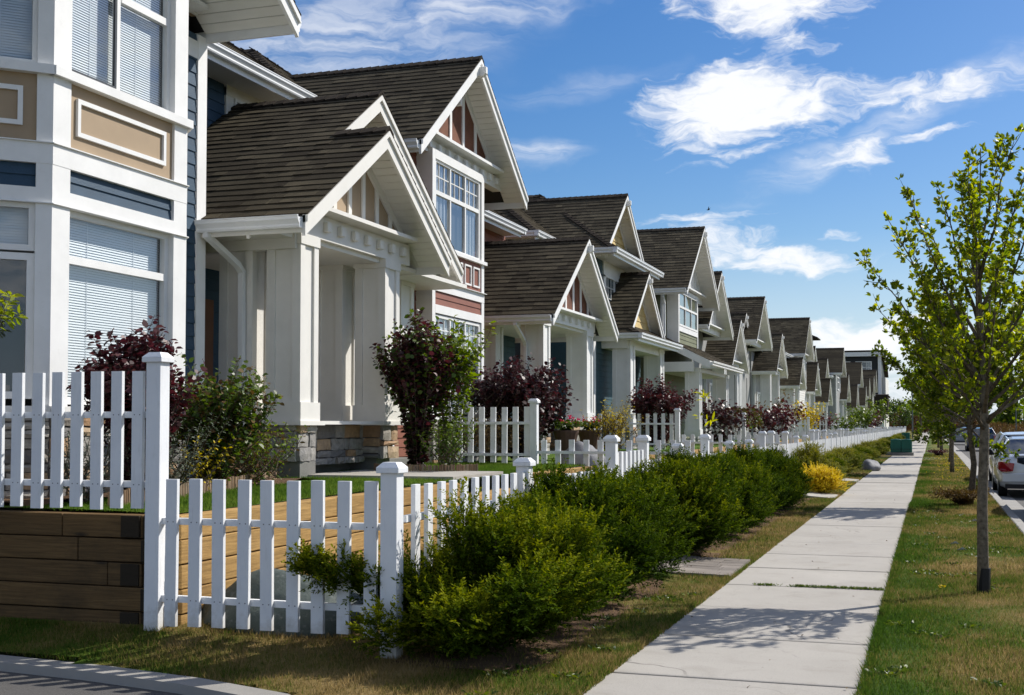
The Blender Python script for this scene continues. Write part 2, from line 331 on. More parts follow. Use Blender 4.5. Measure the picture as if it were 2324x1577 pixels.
class MB:
    def __init__(s): s.v=[]; s.f=[]; s.t=[]
    def poly(s,pts,t=0.):
        b=len(s.v); s.v+= [tuple(p) for p in pts]; s.f.append(tuple(range(b,b+len(pts)))); s.t.append(t); return s
    def box(s,x0,x1,y0,y1,z0,z1,t=0.):
        if x0>x1:x0,x1=x1,x0
        if y0>y1:y0,y1=y1,y0
        if z0>z1:z0,z1=z1,z0
        return s.obox(Vector((x0,y0,z0)),Vector((x1-x0,0,0)),Vector((0,y1-y0,0)),Vector((0,0,z1-z0)),t)
    def obox(s,o,a,b,c,t=0.):
        o=Vector(o);a=Vector(a);b=Vector(b);c=Vector(c)
        if a.cross(b).dot(c)<0: a,b=b,a
        k=len(s.v); s.v+=[tuple(q) for q in (o,o+a,o+a+b,o+b,o+c,o+a+c,o+a+b+c,o+b+c)]
        s.f+=[(k,k+3,k+2,k+1),(k+4,k+5,k+6,k+7),(k,k+1,k+5,k+4),(k+1,k+2,k+6,k+5),(k+2,k+3,k+7,k+6),(k+3,k,k+4,k+7)]; s.t+=[t]*6; return s
    def prism(s,pts,d,t=0.):
        """closed profile pts (3d) extruded by d"""
        d=Vector(d); n=len(pts); pts=[Vector(p) for p in pts]
        nn=Vector((0,0,0))
        for i in range(n): nn+=pts[i].cross(pts[(i+1)%n])
        if nn.dot(d)<0: pts=pts[::-1]
        k=len(s.v); s.v+=[tuple(p) for p in pts]+[tuple(p+d) for p in pts]
        s.f.append(tuple(k+i for i in range(n))[::-1]); s.f.append(tuple(k+n+i for i in range(n))); s.t+=[t,t]
        for i in range(n):
            j=(i+1)%n; s.f.append((k+i,k+j,k+n+j,k+n+i)); s.t.append(t)
        return s
    def tube(s,pts,rs,n=8,t=0.,cap=True):
        pts=[Vector(p) for p in pts]; k=len(s.v); m=len(pts)
        if isinstance(rs,(int,float)): rs=[rs]*m
        for i,p in enumerate(pts):
            d=(pts[min(i+1,m-1)]-pts[max(i-1,0)]).normalized()
            a=d.orthogonal().normalized() if i==0 else (a-d*a.dot(d)).normalized()
            b=d.cross(a)
            for j in range(n):
                an=2*math.pi*j/n; s.v.append(tuple(p+(a*math.cos(an)+b*math.sin(an))*rs[i]))
        for i in range(m-1):
            for j in range(n):
                q=(j+1)%n; s.f.append((k+i*n+j,k+i*n+q,k+(i+1)*n+q,k+(i+1)*n+j)); s.t.append(t)
        if cap:
            s.f.append(tuple(k+j for j in range(n))[::-1]); s.f.append(tuple(k+(m-1)*n+j for j in range(n))); s.t+=[t,t]
        return s
    def lathe(s,c,prof,n=16,t=0.):
        c=Vector(c); k=len(s.v)
        for r,z in prof:
            for j in range(n):
                an=2*math.pi*j/n; s.v.append((c.x+r*math.cos(an),c.y+r*math.sin(an),c.z+z))
        for i in range(len(prof)-1):
            for j in range(n):
                q=(j+1)%n; s.f.append((k+i*n+j,k+i*n+q,k+(i+1)*n+q,k+(i+1)*n+j)); s.t.append(t)
        s.f.append(tuple(k+j for j in range(n))[::-1]); s.f.append(tuple(k+(len(prof)-1)*n+j for j in range(n))); s.t+=[t,t]
        return s
    SPLIT={'gutter','pillar','dentil','sill','eave_bracket','column_trim','corner_board','window_surround','stone_cap','concrete_footing','bracket','porch_fascia','siding_band','gable_panel','eave_board','stone_base','roof','entry_roof','step','chain','conc'}
    def pieces(s):
        par=list(range(len(s.f))); 
        def find(a):
            while par[a]!=a: par[a]=par[par[a]]; a=par[a]
            return a
        own={}
        for i,f in enumerate(s.f):
            for v in f:
                if v in own: par[find(i)]=find(own[v])
                else: own[v]=i
        g={}
        for i in range(len(s.f)): g.setdefault(find(i),[]).append(i)
        cs=[]
        for fs in g.values():
            vs=[s.v[v] for i in fs for v in s.f[i]]; cs.append([[min(c[k] for c in vs)-.012 for k in range(3)],[max(c[k] for c in vs)+.012 for k in range(3)],fs])
        merged=True
        while merged:
            merged=False; out=[]
            for c in cs:
                for o in out:
                    if all(c[0][k]<=o[1][k] and c[1][k]>=o[0][k] for k in range(3)):
                        o[0]=[min(a,b) for a,b in zip(o[0],c[0])]; o[1]=[max(a,b) for a,b in zip(o[1],c[1])]; o[2]=o[2]+c[2]; merged=True; break
                else: out.append(c)
            cs=out
        return [sorted(c[2]) for c in cs]
    def build(s,name,mat,parent=None,label=None,smooth=False,bevel=0,kind=None,cat=None,split=None):
        if (name in MB.SPLIT if split is None else split) and parent is not None and len(s.f)<400:
            ps=s.pieces()
            if len(ps)>1:
                first=None
                for fs in ps:
                    m=MB(); ix={}
                    for i in fs:
                        m.f.append(tuple(ix.setdefault(v,len(ix)) for v in s.f[i])); m.t.append(s.t[i])
                    m.v=[s.v[v] for v in ix]; o=m.build(name,mat,parent,label,smooth,bevel,kind,cat,False); first=first or o
                return first
        me=bpy.data.meshes.new(name); w=worg(parent) if parent is not None else Vector((0,0,0))
        me.from_pydata([(x-w.x,y-w.y,z-w.z) for x,y,z in s.v],[],s.f)
        a=me.attributes.new('tint','FLOAT','FACE'); a.data.foreach_set('value',np.array(s.t,dtype=np.float32))
        if smooth: me.polygons.foreach_set('use_smooth',[True]*len(me.polygons))
        me.update(); o=link(name,me,mat,parent)
        if bevel:
            b=o.modifiers.new('bevel','BEVEL'); b.width=bevel; b.segments=2; b.limit_method='ANGLE'; b.angle_limit=R(40)
        return tag(o,label,cat,None,kind)
def quads_mesh(name,mat,parent,verts,tint,org,per=4):
    """verts (N*per,3) numpy, N polygons"""
    N=len(verts)//per; me=bpy.data.meshes.new(name); v=(verts-np.array(org)).astype(np.float32)
    me.vertices.add(len(v)); me.vertices.foreach_set('co',v.ravel()); me.loops.add(N*per); me.loops.foreach_set('vertex_index',np.arange(N*per,dtype=np.int32))
    me.polygons.add(N); me.polygons.foreach_set('loop_start',np.arange(0,N*per,per,dtype=np.int32))
    try: me.polygons.foreach_set('loop_total',np.full(N,per,dtype=np.int32))
    except Exception: pass
    a=me.attributes.new('tint','FLOAT','FACE'); a.data.foreach_set('value',tint.astype(np.float32))
    me.update(calc_edges=True); me.validate(); return link(name,me,mat,parent)
def leaf_verts(P,D,L,Wd,Nn=None):
    """six-cornered pointed leaf at P along D length L width Wd"""
    N=len(P); D=D/np.linalg.norm(D,axis=1,keepdims=True)
    Q=rng.normal(size=(N,3)) if Nn is None else Nn
    S=np.cross(D,Q); S/=np.linalg.norm(S,axis=1,keepdims=True)+1e-9; U=np.cross(S,D)
    L=L.reshape(-1,1); Wd=Wd.reshape(-1,1)
    v=np.stack([P,P+D*L*.3+S*Wd*.45+U*Wd*.12,P+D*L*.68+S*Wd*.42+U*Wd*.1,P+D*L-U*L*.12,P+D*L*.68-S*Wd*.42+U*Wd*.1,P+D*L*.3-S*Wd*.45+U*Wd*.12],axis=1)
    return v.reshape(-1,3)
# ------------------------------------------------------------------ building helpers
def shingles(mb,o,u,v,V,ulim,expo=.172,fine=True,rn=random):
    o=Vector(o);u=Vector(u).normalized();v=Vector(v).normalized(); n=u.cross(v)
    if n.z<0: n=-n
    k=int(math.ceil(V/expo)); ph=rn.random()*9
    for i in range(k):
        t0=i*expo; t1=min(t0+expo,V); a,b=ulim((t0+t1)/2)
        if b-a<.02: continue
        wob=lambda s: .004*math.sin(s*2.3+i*1.7+ph)+.003*math.sin(s*5.1-i*.9)
        if not fine:
            P=lambda s,t,h: o+u*s+v*t+n*h
            mb.poly([P(a,t0,.02),P(b,t0,.02),P(b,t1+.01,.002),P(a,t1+.01,.002)],rn.random()*.5+.2)
            mb.poly([P(a,t0,-.01),P(b,t0,-.01),P(b,t0,.02),P(a,t0,.02)],.1); continue
        s=a
        while s<b-1e-4:
            w=rn.choice((.14,.18,.24,.3,.4)); e=min(s+w,b)
            if b-e<.06: e=b
            lift=rn.choice((.014,.014,.016,.02)); d=rn.choice((0,0,0,.003,.008))
            g=.25+.25*math.sin(s*.9+i*.25+ph)*math.sin(i*.5+s*.35)
            tn=min(1,max(0,.0+g*.8+rn.random()*.75))
            P=lambda s_,t,h: o+u*s_+v*(t+wob(s_))+n*h
            q=[P(s,t0-d,lift),P(e,t0-d,lift),P(e,t1+.012,.003),P(s,t1+.012,.003)]
            mb.poly(q,tn); mb.poly([P(s,t0-d,-.004),P(e,t0-d,-.004),q[1],q[0]],0)
            mb.poly([P(s,t0-d,0),q[0],q[3],P(s,t1,0)],0); mb.poly([q[1],P(e,t0-d,0),P(e,t1,0),q[2]],0)
            s=e
def ridge_caps(mb,p0,p1,m0,m1,step=.16):
    """cap shingles along the ridge p0-p1; m0,m1 = downhill unit vectors of the two sides"""
    p0=Vector(p0);p1=Vector(p1);d=(p1-p0);L=d.length;d.normalize();m0=Vector(m0).normalized();m1=Vector(m1).normalized()
    k=max(1,int(L/step))
    for i in range(k):
        a=p0+d*(L*i/k); b=p0+d*(L*(i+1)/k+.02); h=Vector((0,0,.035)); l=Vector((0,0,.02)); t=random.random()
        for mm in (m0,m1):
            mb.poly([a+h,b+l,b+mm*.15+l,a+mm*.15+h] if True else None,t)
            mb.poly([a+mm*.15,b+mm*.15,b+mm*.15+l,a+mm*.15+h],0)
        mb.poly([a,a+m0*.15,a+m0*.15+h,a+h],0); mb.poly([a,a+m1*.15,a+m1*.15+h,a+h],0)
def gutter(mb,p0,p1,out,s=1.0):
    p0=Vector(p0);p1=Vector(p1);out=Vector(out).normalized(); z=Vector((0,0,1))
    prof=[(0,0),(0,-.125),(.075,-.125),(.085,-.105),(.082,-.085),(.105,-.05),(.118,-.035),(.118,-.004),(.125,0),(.125,.012),(.108,.012),(.105,-.01),(.012,-.01),(.012,0)]
    mb.prism([p0+out*(a*s)+z*(b*s) for a,b in prof],p1-p0)
def rect_pipe(mb,pts,w=.075,d=.06):
    pts=[Vector(p) for p in pts]
    for i in range(len(pts)-1):
        a,b=pts[i],pts[i+1]; dr=(b-a).normalized(); s=Vector((0,1,0)) if abs(dr.y)<.3 else Vector((1,0,0))
        s=(s-dr*s.dot(dr)).normalized(); q=dr.cross(s)
        e=.02
        mb.obox(a-dr*e-s*w/2-q*d/2,(b-a)+dr*2*e,s*w,q*d)
def siding(mb,o,u,w,z0,z1,n,expo=.15):
    o=Vector(o);u=Vector(u).normalized();n=Vector(n).normalized();z=z0; up=Vector((0,0,1)); o=Vector((o.x,o.y,0))
    while z<z1-.01:
        e=min(z+expo,z1)
        a=o+up*z;b=a+u*w; c=o+up*(e+.004); d=c+u*w
        q=[a+n*.018,b+n*.018,d+n*.004,c+n*.004]
        if (q[1]-q[0]).cross(q[3]-q[0]).dot(n)<0: q=q[::-1]
        mb.poly(q); mb.poly([a,b,b+n*.018,a+n*.018]); z=e
def stones(mb,o,u,W_,n,z0,z1,rn):
    o=Vector(o);u=Vector(u).normalized();n=Vector(n).normalized();up=Vector((0,0,1)); z=z0
    while z<z1-.02:
        h=min(rn.choice((.07,.09,.12,.15,.17)),z1-z)
        if z1-z-h<.05: h=z1-z
        s=0
        while s<W_-.005:
            w=rn.choice((.14,.2,.28,.36,.5)); w=min(w,W_-s)
            if W_-s-w<.09: w=W_-s
            t=rn.choice((.0,.08,.16,.24,.3,.4,.45,.5,.12,.33,.62,.2,.5,.1,.36,.5,.66,.85,.97,.9,1.,.8,.92))
            dp=.02+rn.random()*.05; g=.006; j=lambda a=.013:(rn.random()-.5)*a
            P=lambda a,b,c:o+u*a+up*b+n*c
            # bumpy front of 3x3 vertices
            nx=4; nz=3; base=len(mb.v)
            for iz in range(nz):
                for ix in range(nx):
                    fx=ix/(nx-1); fz=iz/(nz-1); edge=(ix in(0,nx-1)) or (iz in(0,nz-1))
                    mb.v.append(tuple(P(s+g+(w-2*g)*fx+j(),z+g+(h-2*g)*fz+j(),dp*(.72 if edge else 1)+j(.018))))
            for iz in range(nz-1):
                for ix in range(nx-1):
                    a=base+iz*nx+ix; mb.f.append((a,a+1,a+nx+1,a+nx)); mb.t.append(t)
            rim=[base+i for i in range(nx)]+[base+nx*i+nx-1 for i in range(1,nz)]+[base+nx*(nz-1)+i for i in range(nx-2,-1,-1)]+[base+nx*i for i in range(nz-2,0,-1)]
            b2=len(mb.v); mb.v+= [tuple(Vector(mb.v[r])-n*(dp+.02)) for r in rim]
            for i in range(len(rim)):
                k=(i+1)%len(rim); mb.f.append((rim[k],rim[i],b2+i,b2+k)); mb.t.append(t)
            s+=w
        z+=h
def stone_block(root,x0,x1,y0,y1,z0,z1,seed,name='stone_base'):
    rn=random.Random(seed); mb=MB(); mb.box(x0+.03,x1-.03,y0+.03,y1-.03,z0,z1-.002,0)
    stones(mb,(x1,y0,0),(0,1,0),y1-y0,(1,0,0),z0,z1,rn); stones(mb,(x0,y0,0),(1,0,0),x1-x0,(0,-1,0),z0,z1,rn)
    return mb.build(name,'stone',root)
def window(root,o,u,w,h,n,mull=(),trans=(),grids=(),back='blind',fr=.045,rec=None,name='window',split=None):
    """o = lower left corner of the frame on the wall plane; grids = (x0,x1,z0,z1,nx,nz) fractions"""
    o=Vector(o);u=Vector(u).normalized();n=Vector(n).normalized();up=Vector((0,0,1))
    f=MB(); bx=lambda a,b,c,d,e=-.02,g=.035:f.obox(o+u*a+up*c+n*e,u*(b-a),up*(d-c),n*(g-e))
    bx(0,fr,0,h); bx(w-fr,w,0,h); bx(fr,w-fr,0,fr); bx(fr,w-fr,h-fr,h)
    for m in mull: bx(w*m-.025,w*m+.025,fr,h-fr,-.02,.03)
    for (t,a,b) in trans: bx(fr+(w-2*fr)*a,fr+(w-2*fr)*b,h*t-.035,h*t+.035,-.018,.033)
    for (a,b,c,d,nx,nz) in grids:
        for i in range(1,nx): x=w*(a+(b-a)*i/nx); bx(x-.009,x+.009,h*c,h*d,-.01,.012)
        for i in range(1,nz): z=h*(c+(d-c)*i/nz); bx(w*a,w*b,z-.009,z+.009,-.01,.011)
    fo=f.build(name,'white' if 'far' not in name else 'white',root)
    g=MB(); q=[o+u*fr*.5+up*fr*.5,o+u*(w-fr*.5)+up*fr*.5,o+u*(w-fr*.5)+up*(h-fr*.5),o+u*fr*.5+up*(h-fr*.5)]
    if (q[1]-q[0]).cross(q[3]-q[0]).dot(n)<0: q=q[::-1]
    g.poly(q); g.build('pane','glass',fo)
    if back=='blind':
        b=MB(); z=.03
        while z<h-.03:
            b.obox(o+u*.02+up*z-n*.060,u*(w-.04),up*.0232-n*.010,up*.0008-n*.0012); z+=.0235
        for k in (.28,.72): b.obox(o+u*(w*k)+up*.03-n*.058,u*.006,up*(h-.06),n*.002)
        b.build('blind','blind',fo)
        bk=MB().obox(o-n*.11,u*w,up*h,-n*.01); bk.build('dark_room','curtain',fo)
    elif back=='curtain':
        b=MB(); x=.03
        while x<w-.03:
            if x<w*.30 or x>w*.70 or (x<w*.4 and random.random()<.5): b.obox(o+u*x+up*.03-n*(.06+.02*math.sin(x*40)),u*.022,up*(h-.06),n*.004+u*.003)
            x+=.022
        b.build('curtain','curtain',fo); MB().obox(o-n*.10,u*w,up*h,-n*.01).build('dark_room','interior',fo)
    else: MB().obox(o-n*.05,u*w,up*h,-n*.01).build('dark_room','interior',fo)
    return fo
def column(root,x0,x1,y0,y1,z0,z1,mat='cream',base=.22,taper=0):
    mb=MB(); mb.box(x0,x1,y0,y1,z0,z1)
    st=.085; p=.026
    for (z_a,z_b) in ((z0+base,z1-.12),):
        for ya,yb in ((y0-p,y0+st),(y1-st,y1+p)): mb.box(x1-.002,x1+p,ya,yb,z_a,z_b)
        for xa,xb in ((x0-p,x0+st),(x1-st,x1+p-.002)): mb.box(xa,xb,y0-p+.002,y0+.002,z_a,z_b); 
    c=mb.build('porch_column',mat,root)
    MB().box(x0-.045,x1+.045,y0-.045,y1+.045,z0,z0+base).box(x0-.04,x1+.04,y0-.04,y1+.04,z1-.12,z1).build('column_trim',mat,c)
    return c
def gable(root,X0,Xb,yc,hw,za,m,Xw,zl=None,panel=None,batt=(),beam=None,hb=None,dent=(),bracket=False,sof='soffit',trim='white',
          fine=True,XbR=None,hwR=None,gut='LR',name='gable_roof',gutX=None,hwL=None,skirt=False,near=True):
    hwR=hwR or hw; XbR=XbR or Xb; s=math.hypot(1,m); dn=.10
    rf=MB(); zL=za-m*hw; zR=za-m*hwR
    vL=Vector((0,1,m)); vR=Vector((0,-1,m))
    shingles(rf,(X0+.03,yc-hw,zL),(-1,0,0),vL,hw*s,lambda t:(0,X0+.03-Xb),fine=fine)
    shingles(rf,(X0+.03,yc+hwR,zR),(-1,0,0),vR,hwR*s,lambda t:(0,X0+.03-XbR),fine=False)
    roof=rf.build(name,'shingle',root)
    rc=MB(); ridge_caps(rc,(X0+.03,yc,za+.02),(Xb,yc,za+.02),(0,-1,-m),(0,1,-m)); rc.build('ridge_cap','ridge_shingle',roof)
    dk=MB()
    for sg,h_,xb in ((-1,hw,Xb),(1,hwR,XbR)):
        ye=yc+sg*h_; ze=za-m*h_
        dk.prism([(X0,ye,ze-.012),(X0,yc,za-.012),(X0,yc,za-.09),(X0,ye,ze-.09)],(xb-X0,0,0))
    dk.build('roof_deck','black_edge',roof)
    bb=MB()
    for sg,h_ in ((-1,hw),(1,hwR)):
        ye=yc+sg*h_; ze=za-m*h_
        bb.prism([(X0+.002,ye,ze-.01),(X0+.002,yc,za-.01),(X0+.002,yc,za-.24),(X0+.002,ye,ze-.24)],(-.04,0,0))
        bb.prism([(X0+.03,ye-sg*.0,ze-.014),(X0+.03,yc,za-.014),(X0+.03,yc,za-.085),(X0+.03,ye,ze-.085)],(-.027,0,0))
        fx0=X0-.04
        bb.box(Xb if sg<0 else XbR,fx0,ye-.03*sg,ye,ze-.2,ze-.03)
    bb.build('barge_board',trim,roof)
    sf=MB(); SG=MB()
    for sg,h_ in ((-1,hw),(1,hwR)):
        L=h_*s; k=int(L/.13); dv=Vector((0,-sg,m)).normalized(); nn=Vector((0,0,-1)); o=Vector((X0-.045,yc+sg*(h_-.035),za-m*(h_-.035)-.11))
        for i in range(k):
            a=o+dv*(L*i/k+.007); sf.obox(a,Vector((Xw-X0+.045,0,0)),dv*(L/k-.014),Vector((0,0,-.012)))
        SG.prism([(X0-.045,yc+sg*(h_-.035),za-m*(h_-.035)-.095),(X0-.045,yc,za-.095),(X0-.045,yc,za-.112),(X0-.045,yc+sg*(h_-.035),za-m*(h_-.035)-.112)],(Xw-X0+.045,0,0))
    if XbR<Xb: sf.prism([(Xb+.0,yc+(hwR-.035),za-m*(hwR-.035)-.1),(Xb,yc,za-.1),(Xb,yc,za-.115),(Xb,yc+(hwR-.035),za-m*(hwR-.035)-.115)],(XbR-Xb,0,0)); sf.prism([(Xw-.01,yc+(hwR-.035),za-m*(hwR-.035)-.1),(Xw-.01,yc,za-.1),(Xw-.01,yc,za-.114),(Xw-.01,yc+(hwR-.035),za-m*(hwR-.035)-.114)],(Xb-Xw+.01,0,0))
    SG.build('soffit_groove','foundation',roof)
    sf.build('soffit',sof,roof)
    g=MB()
    gx=gutX or X0-.03
    if 'L' in gut: gutter(g,(gx,yc-hw,zL-.03),(Xb,yc-hw,zL-.03),(0,-1,0))
    if 'R' in gut: gutter(g,(gx,yc+hwR,zR-.03),(XbR,yc+hwR,zR-.03),(0,1,0))
    if g.v: g.build('gutter','gutter_white',roof)
    if zl is not None:
        ztop=za-.115; hl=(ztop-zl)/m
        p=MB().prism([(Xw,yc-hl,zl),(Xw,yc+hl,zl),(Xw,yc,ztop)],(-.06,0,0))
        if panel=='yellow_shingle':
            p=MB(); z=zl
            while z<ztop-.03:
                e=min(z+.19,ztop); h1=(ztop-z)/m; h2=max(.0,(ztop-e)/m); p.poly([(Xw+.022,yc-h1,z),(Xw+.022,yc+h1,z),(Xw+.004,yc+h2,e),(Xw+.004,yc-h2,e)]); p.poly([(Xw,yc-h1,z),(Xw,yc+h1,z),(Xw+.022,yc+h1,z),(Xw+.022,yc-h1,z)]); z=e
            p.prism([(Xw,yc-hl,zl),(Xw,yc+hl,zl),(Xw,yc,ztop)],(-.06,0,0))
        pn=p.build('gable_panel',panel,root)
        t=MB()
        for y in batt:
            zt=ztop-m*abs(y-yc)
            if zt>zl+.05: 
                w=.045; za_=ztop-m*abs(y-w-yc); zb_=ztop-m*abs(y+w-yc)
                t.prism([(Xw+.002,y-w,zl),(Xw+.002,y+w,zl),(Xw+.002,y+w,max(zl,min(zt,zb_))),(Xw+.002,y-w,max(zl,min(zt,za_)))],(.024,0,0))
        for sg in (-1,1): t.prism([(Xw+.004,yc+sg*hl,zl),(Xw+.004,yc,ztop),(Xw+.004,yc,ztop-.14),(Xw+.004,yc+sg*(hl-.14/m),zl)],(.03,0,0))
        t.build('gable_batten',trim,pn)
        if beam:
            hz=lambda z:min(hb,(ztop-z)/m)
            b0,b1=beam
            b=MB().prism([(Xw+.02,yc-hz(b0),b0),(Xw+.02,yc+hz(b0),b0),(Xw+.02,yc+hz(b1),b1),(Xw+.02,yc-hz(b1),b1)],(-.18,0,0))
            bo=b.build('porch_beam',trim,root)
            ll=MB().prism([(Xw-.02,yc-hl+.12,b1),(Xw+.24,yc-hl+.12,b1+.01),(Xw+.24,yc-hl+.12,b1+.06),(Xw-.02,yc-hl+.12,b1+.14)],(0,2*hl-.24,0)); ll.build('ledge',trim,bo)
            if len(dent):
                d=MB()
                for y in dent: d.box(Xw+.018,Xw+.085,y-.055,y+.055,(b0+b1)/2-.05,(b0+b1)/2+.075)
                d.build('dentil',trim,bo,bevel=.012)
    if bracket:
        b=MB(); zb=za-.30
        b.prism([(X0+.12,yc-.05,zb+.14),(X0+.12,yc-.05,zb+.02),(X0+.06,yc-.05,zb-.03),(Xw,yc-.05,zb-.03),(Xw,yc-.05,zb+.14)],(0,.1,0))
        b.prism([(X0-.08,yc-.035,zb-.03),(X0-.2,yc-.035,zb-.03),(Xw,yc-.035,zb-.36),(Xw,yc-.035,zb-.24)] if Xw<X0-.3 else [(X0-.02,yc-.035,zb-.03),(X0-.1,yc-.035,zb-.03),(Xw,yc-.035,zb-.3),(Xw,yc-.035,zb-.2)],(0,.07,0))
        b.box(Xw-.02,Xw+.1,yc-.05,yc+.05,zb-.5,zb-.03)
        b.build('bracket',trim,root,bevel=.01)
    return roof
def hip_roof(root,x0,x1,y0,y1,ze,m,fine=True,gut=True,name='main_roof'):
    s=math.hypot(1,m); dx=(x1-x0)/2; dy=(y1-y0)/2; r=min(dx,dy); za=ze+m*r; mb=MB()
    def side(o,u,v,L): shingles(mb,o,u,v,r*s,lambda t:(t/s,L-t/s),fine=fine and (v[0]<0 or v[1]>0))
    side((x1,y0,ze),(0,1,0),(-1,0,m),y1-y0); side((x0,y0,ze),(1,0,0),(0,1,m),x1-x0)
    side((x0,y1,ze),(1,0,0),(0,-1,m),x1-x0); side((x0,y0,ze),(0,1,0),(1,0,m),y1-y0)
    ro=mb.build(name,'shingle',root)
    c=MB()
    if dx<dy: a=((x0+x1)/2,y0+r,za+.01); b=((x0+x1)/2,y1-r,za+.01)
    else: a=(x0+r,(y0+y1)/2,za+.01); b=(x1-r,(y0+y1)/2,za+.01)
    ridge_caps(c,a,b,(0,-1,-m) if dx>=dy else (1,0,-m),(0,1,-m) if dx>=dy else (-1,0,-m))
    corners=[((x1,y0),a if dx<dy else b),((x1,y1),b),((x0,y0),a),((x0,y1),b if dx<dy else a)]
    for (cx,cy),e in corners:
        sx=1 if cx==x1 else -1; sy=1 if cy==y1 else -1
        ridge_caps(c,(cx,cy,ze+.012),e,Vector((0,-sy,0)),Vector((-sx,0,0)))
    c.build('ridge_cap','ridge_shingle',ro)
    e=MB(); e.box(x0+.03,x1-.03,y0+.03,y1-.03,ze-.17,ze-.03); e.build('eave_soffit','soffit',ro)
    # underlay so nothing shows through
    d=MB(); A=Vector(a)-Vector((0,0,.04)); B=Vector(b)-Vector((0,0,.04)); z=ze-.03
    if dx<dy:
        d.poly([(x1,y0,z),(x1,y1,z),B,A]); d.poly([(x0,y1,z),(x0,y0,z),A,B]); d.poly([(x0,y0,z),(x1,y0,z),A]); d.poly([(x1,y1,z),(x0,y1,z),B])
    else:
        d.poly([(x0,y0,z),(x1,y0,z),B,A]); d.poly([(x1,y1,z),(x0,y1,z),A,B]); d.poly([(x1,y0,z),(x1,y1,z),B]); d.poly([(x0,y1,z),(x0,y0,z),A])
    d.build('roof_deck','black_edge',ro)
    if gut:
        g=MB(); gutter(g,(x1,y0-.12,ze-.02),(x1,y1+.12,ze-.02),(1,0,0)); gutter(g,(x0,y0,ze-.02),(x1+.1,y0,ze-.02),(0,-1,0)); gutter(g,(x0,y1,ze-.02),(x1+.1,y1,ze-.02),(0,1,0))
        g.box(x1-.03,x1-.002,y0,y1,ze-.22,ze-.02)
        g.build('gutter','gutter_white',ro)
    return ro
def wallbox(root,x0,x1,y0,y1,z0,z1,mat,name='wall',lap=True,faces='FN'):
    mb=MB(); mb.box(x0,x1,y0,y1,z0,z1)
    if lap:
        if 'F' in faces: siding(mb,(x1,y0,0),(0,1,0),y1-y0,z0,z1,(1,0,0))
        if 'N' in faces: siding(mb,(x0,y0,0),(1,0,0),x1-x0,z0,z1,(0,-1,0))
    return mb.build(name,mat,root)
ZT=.93
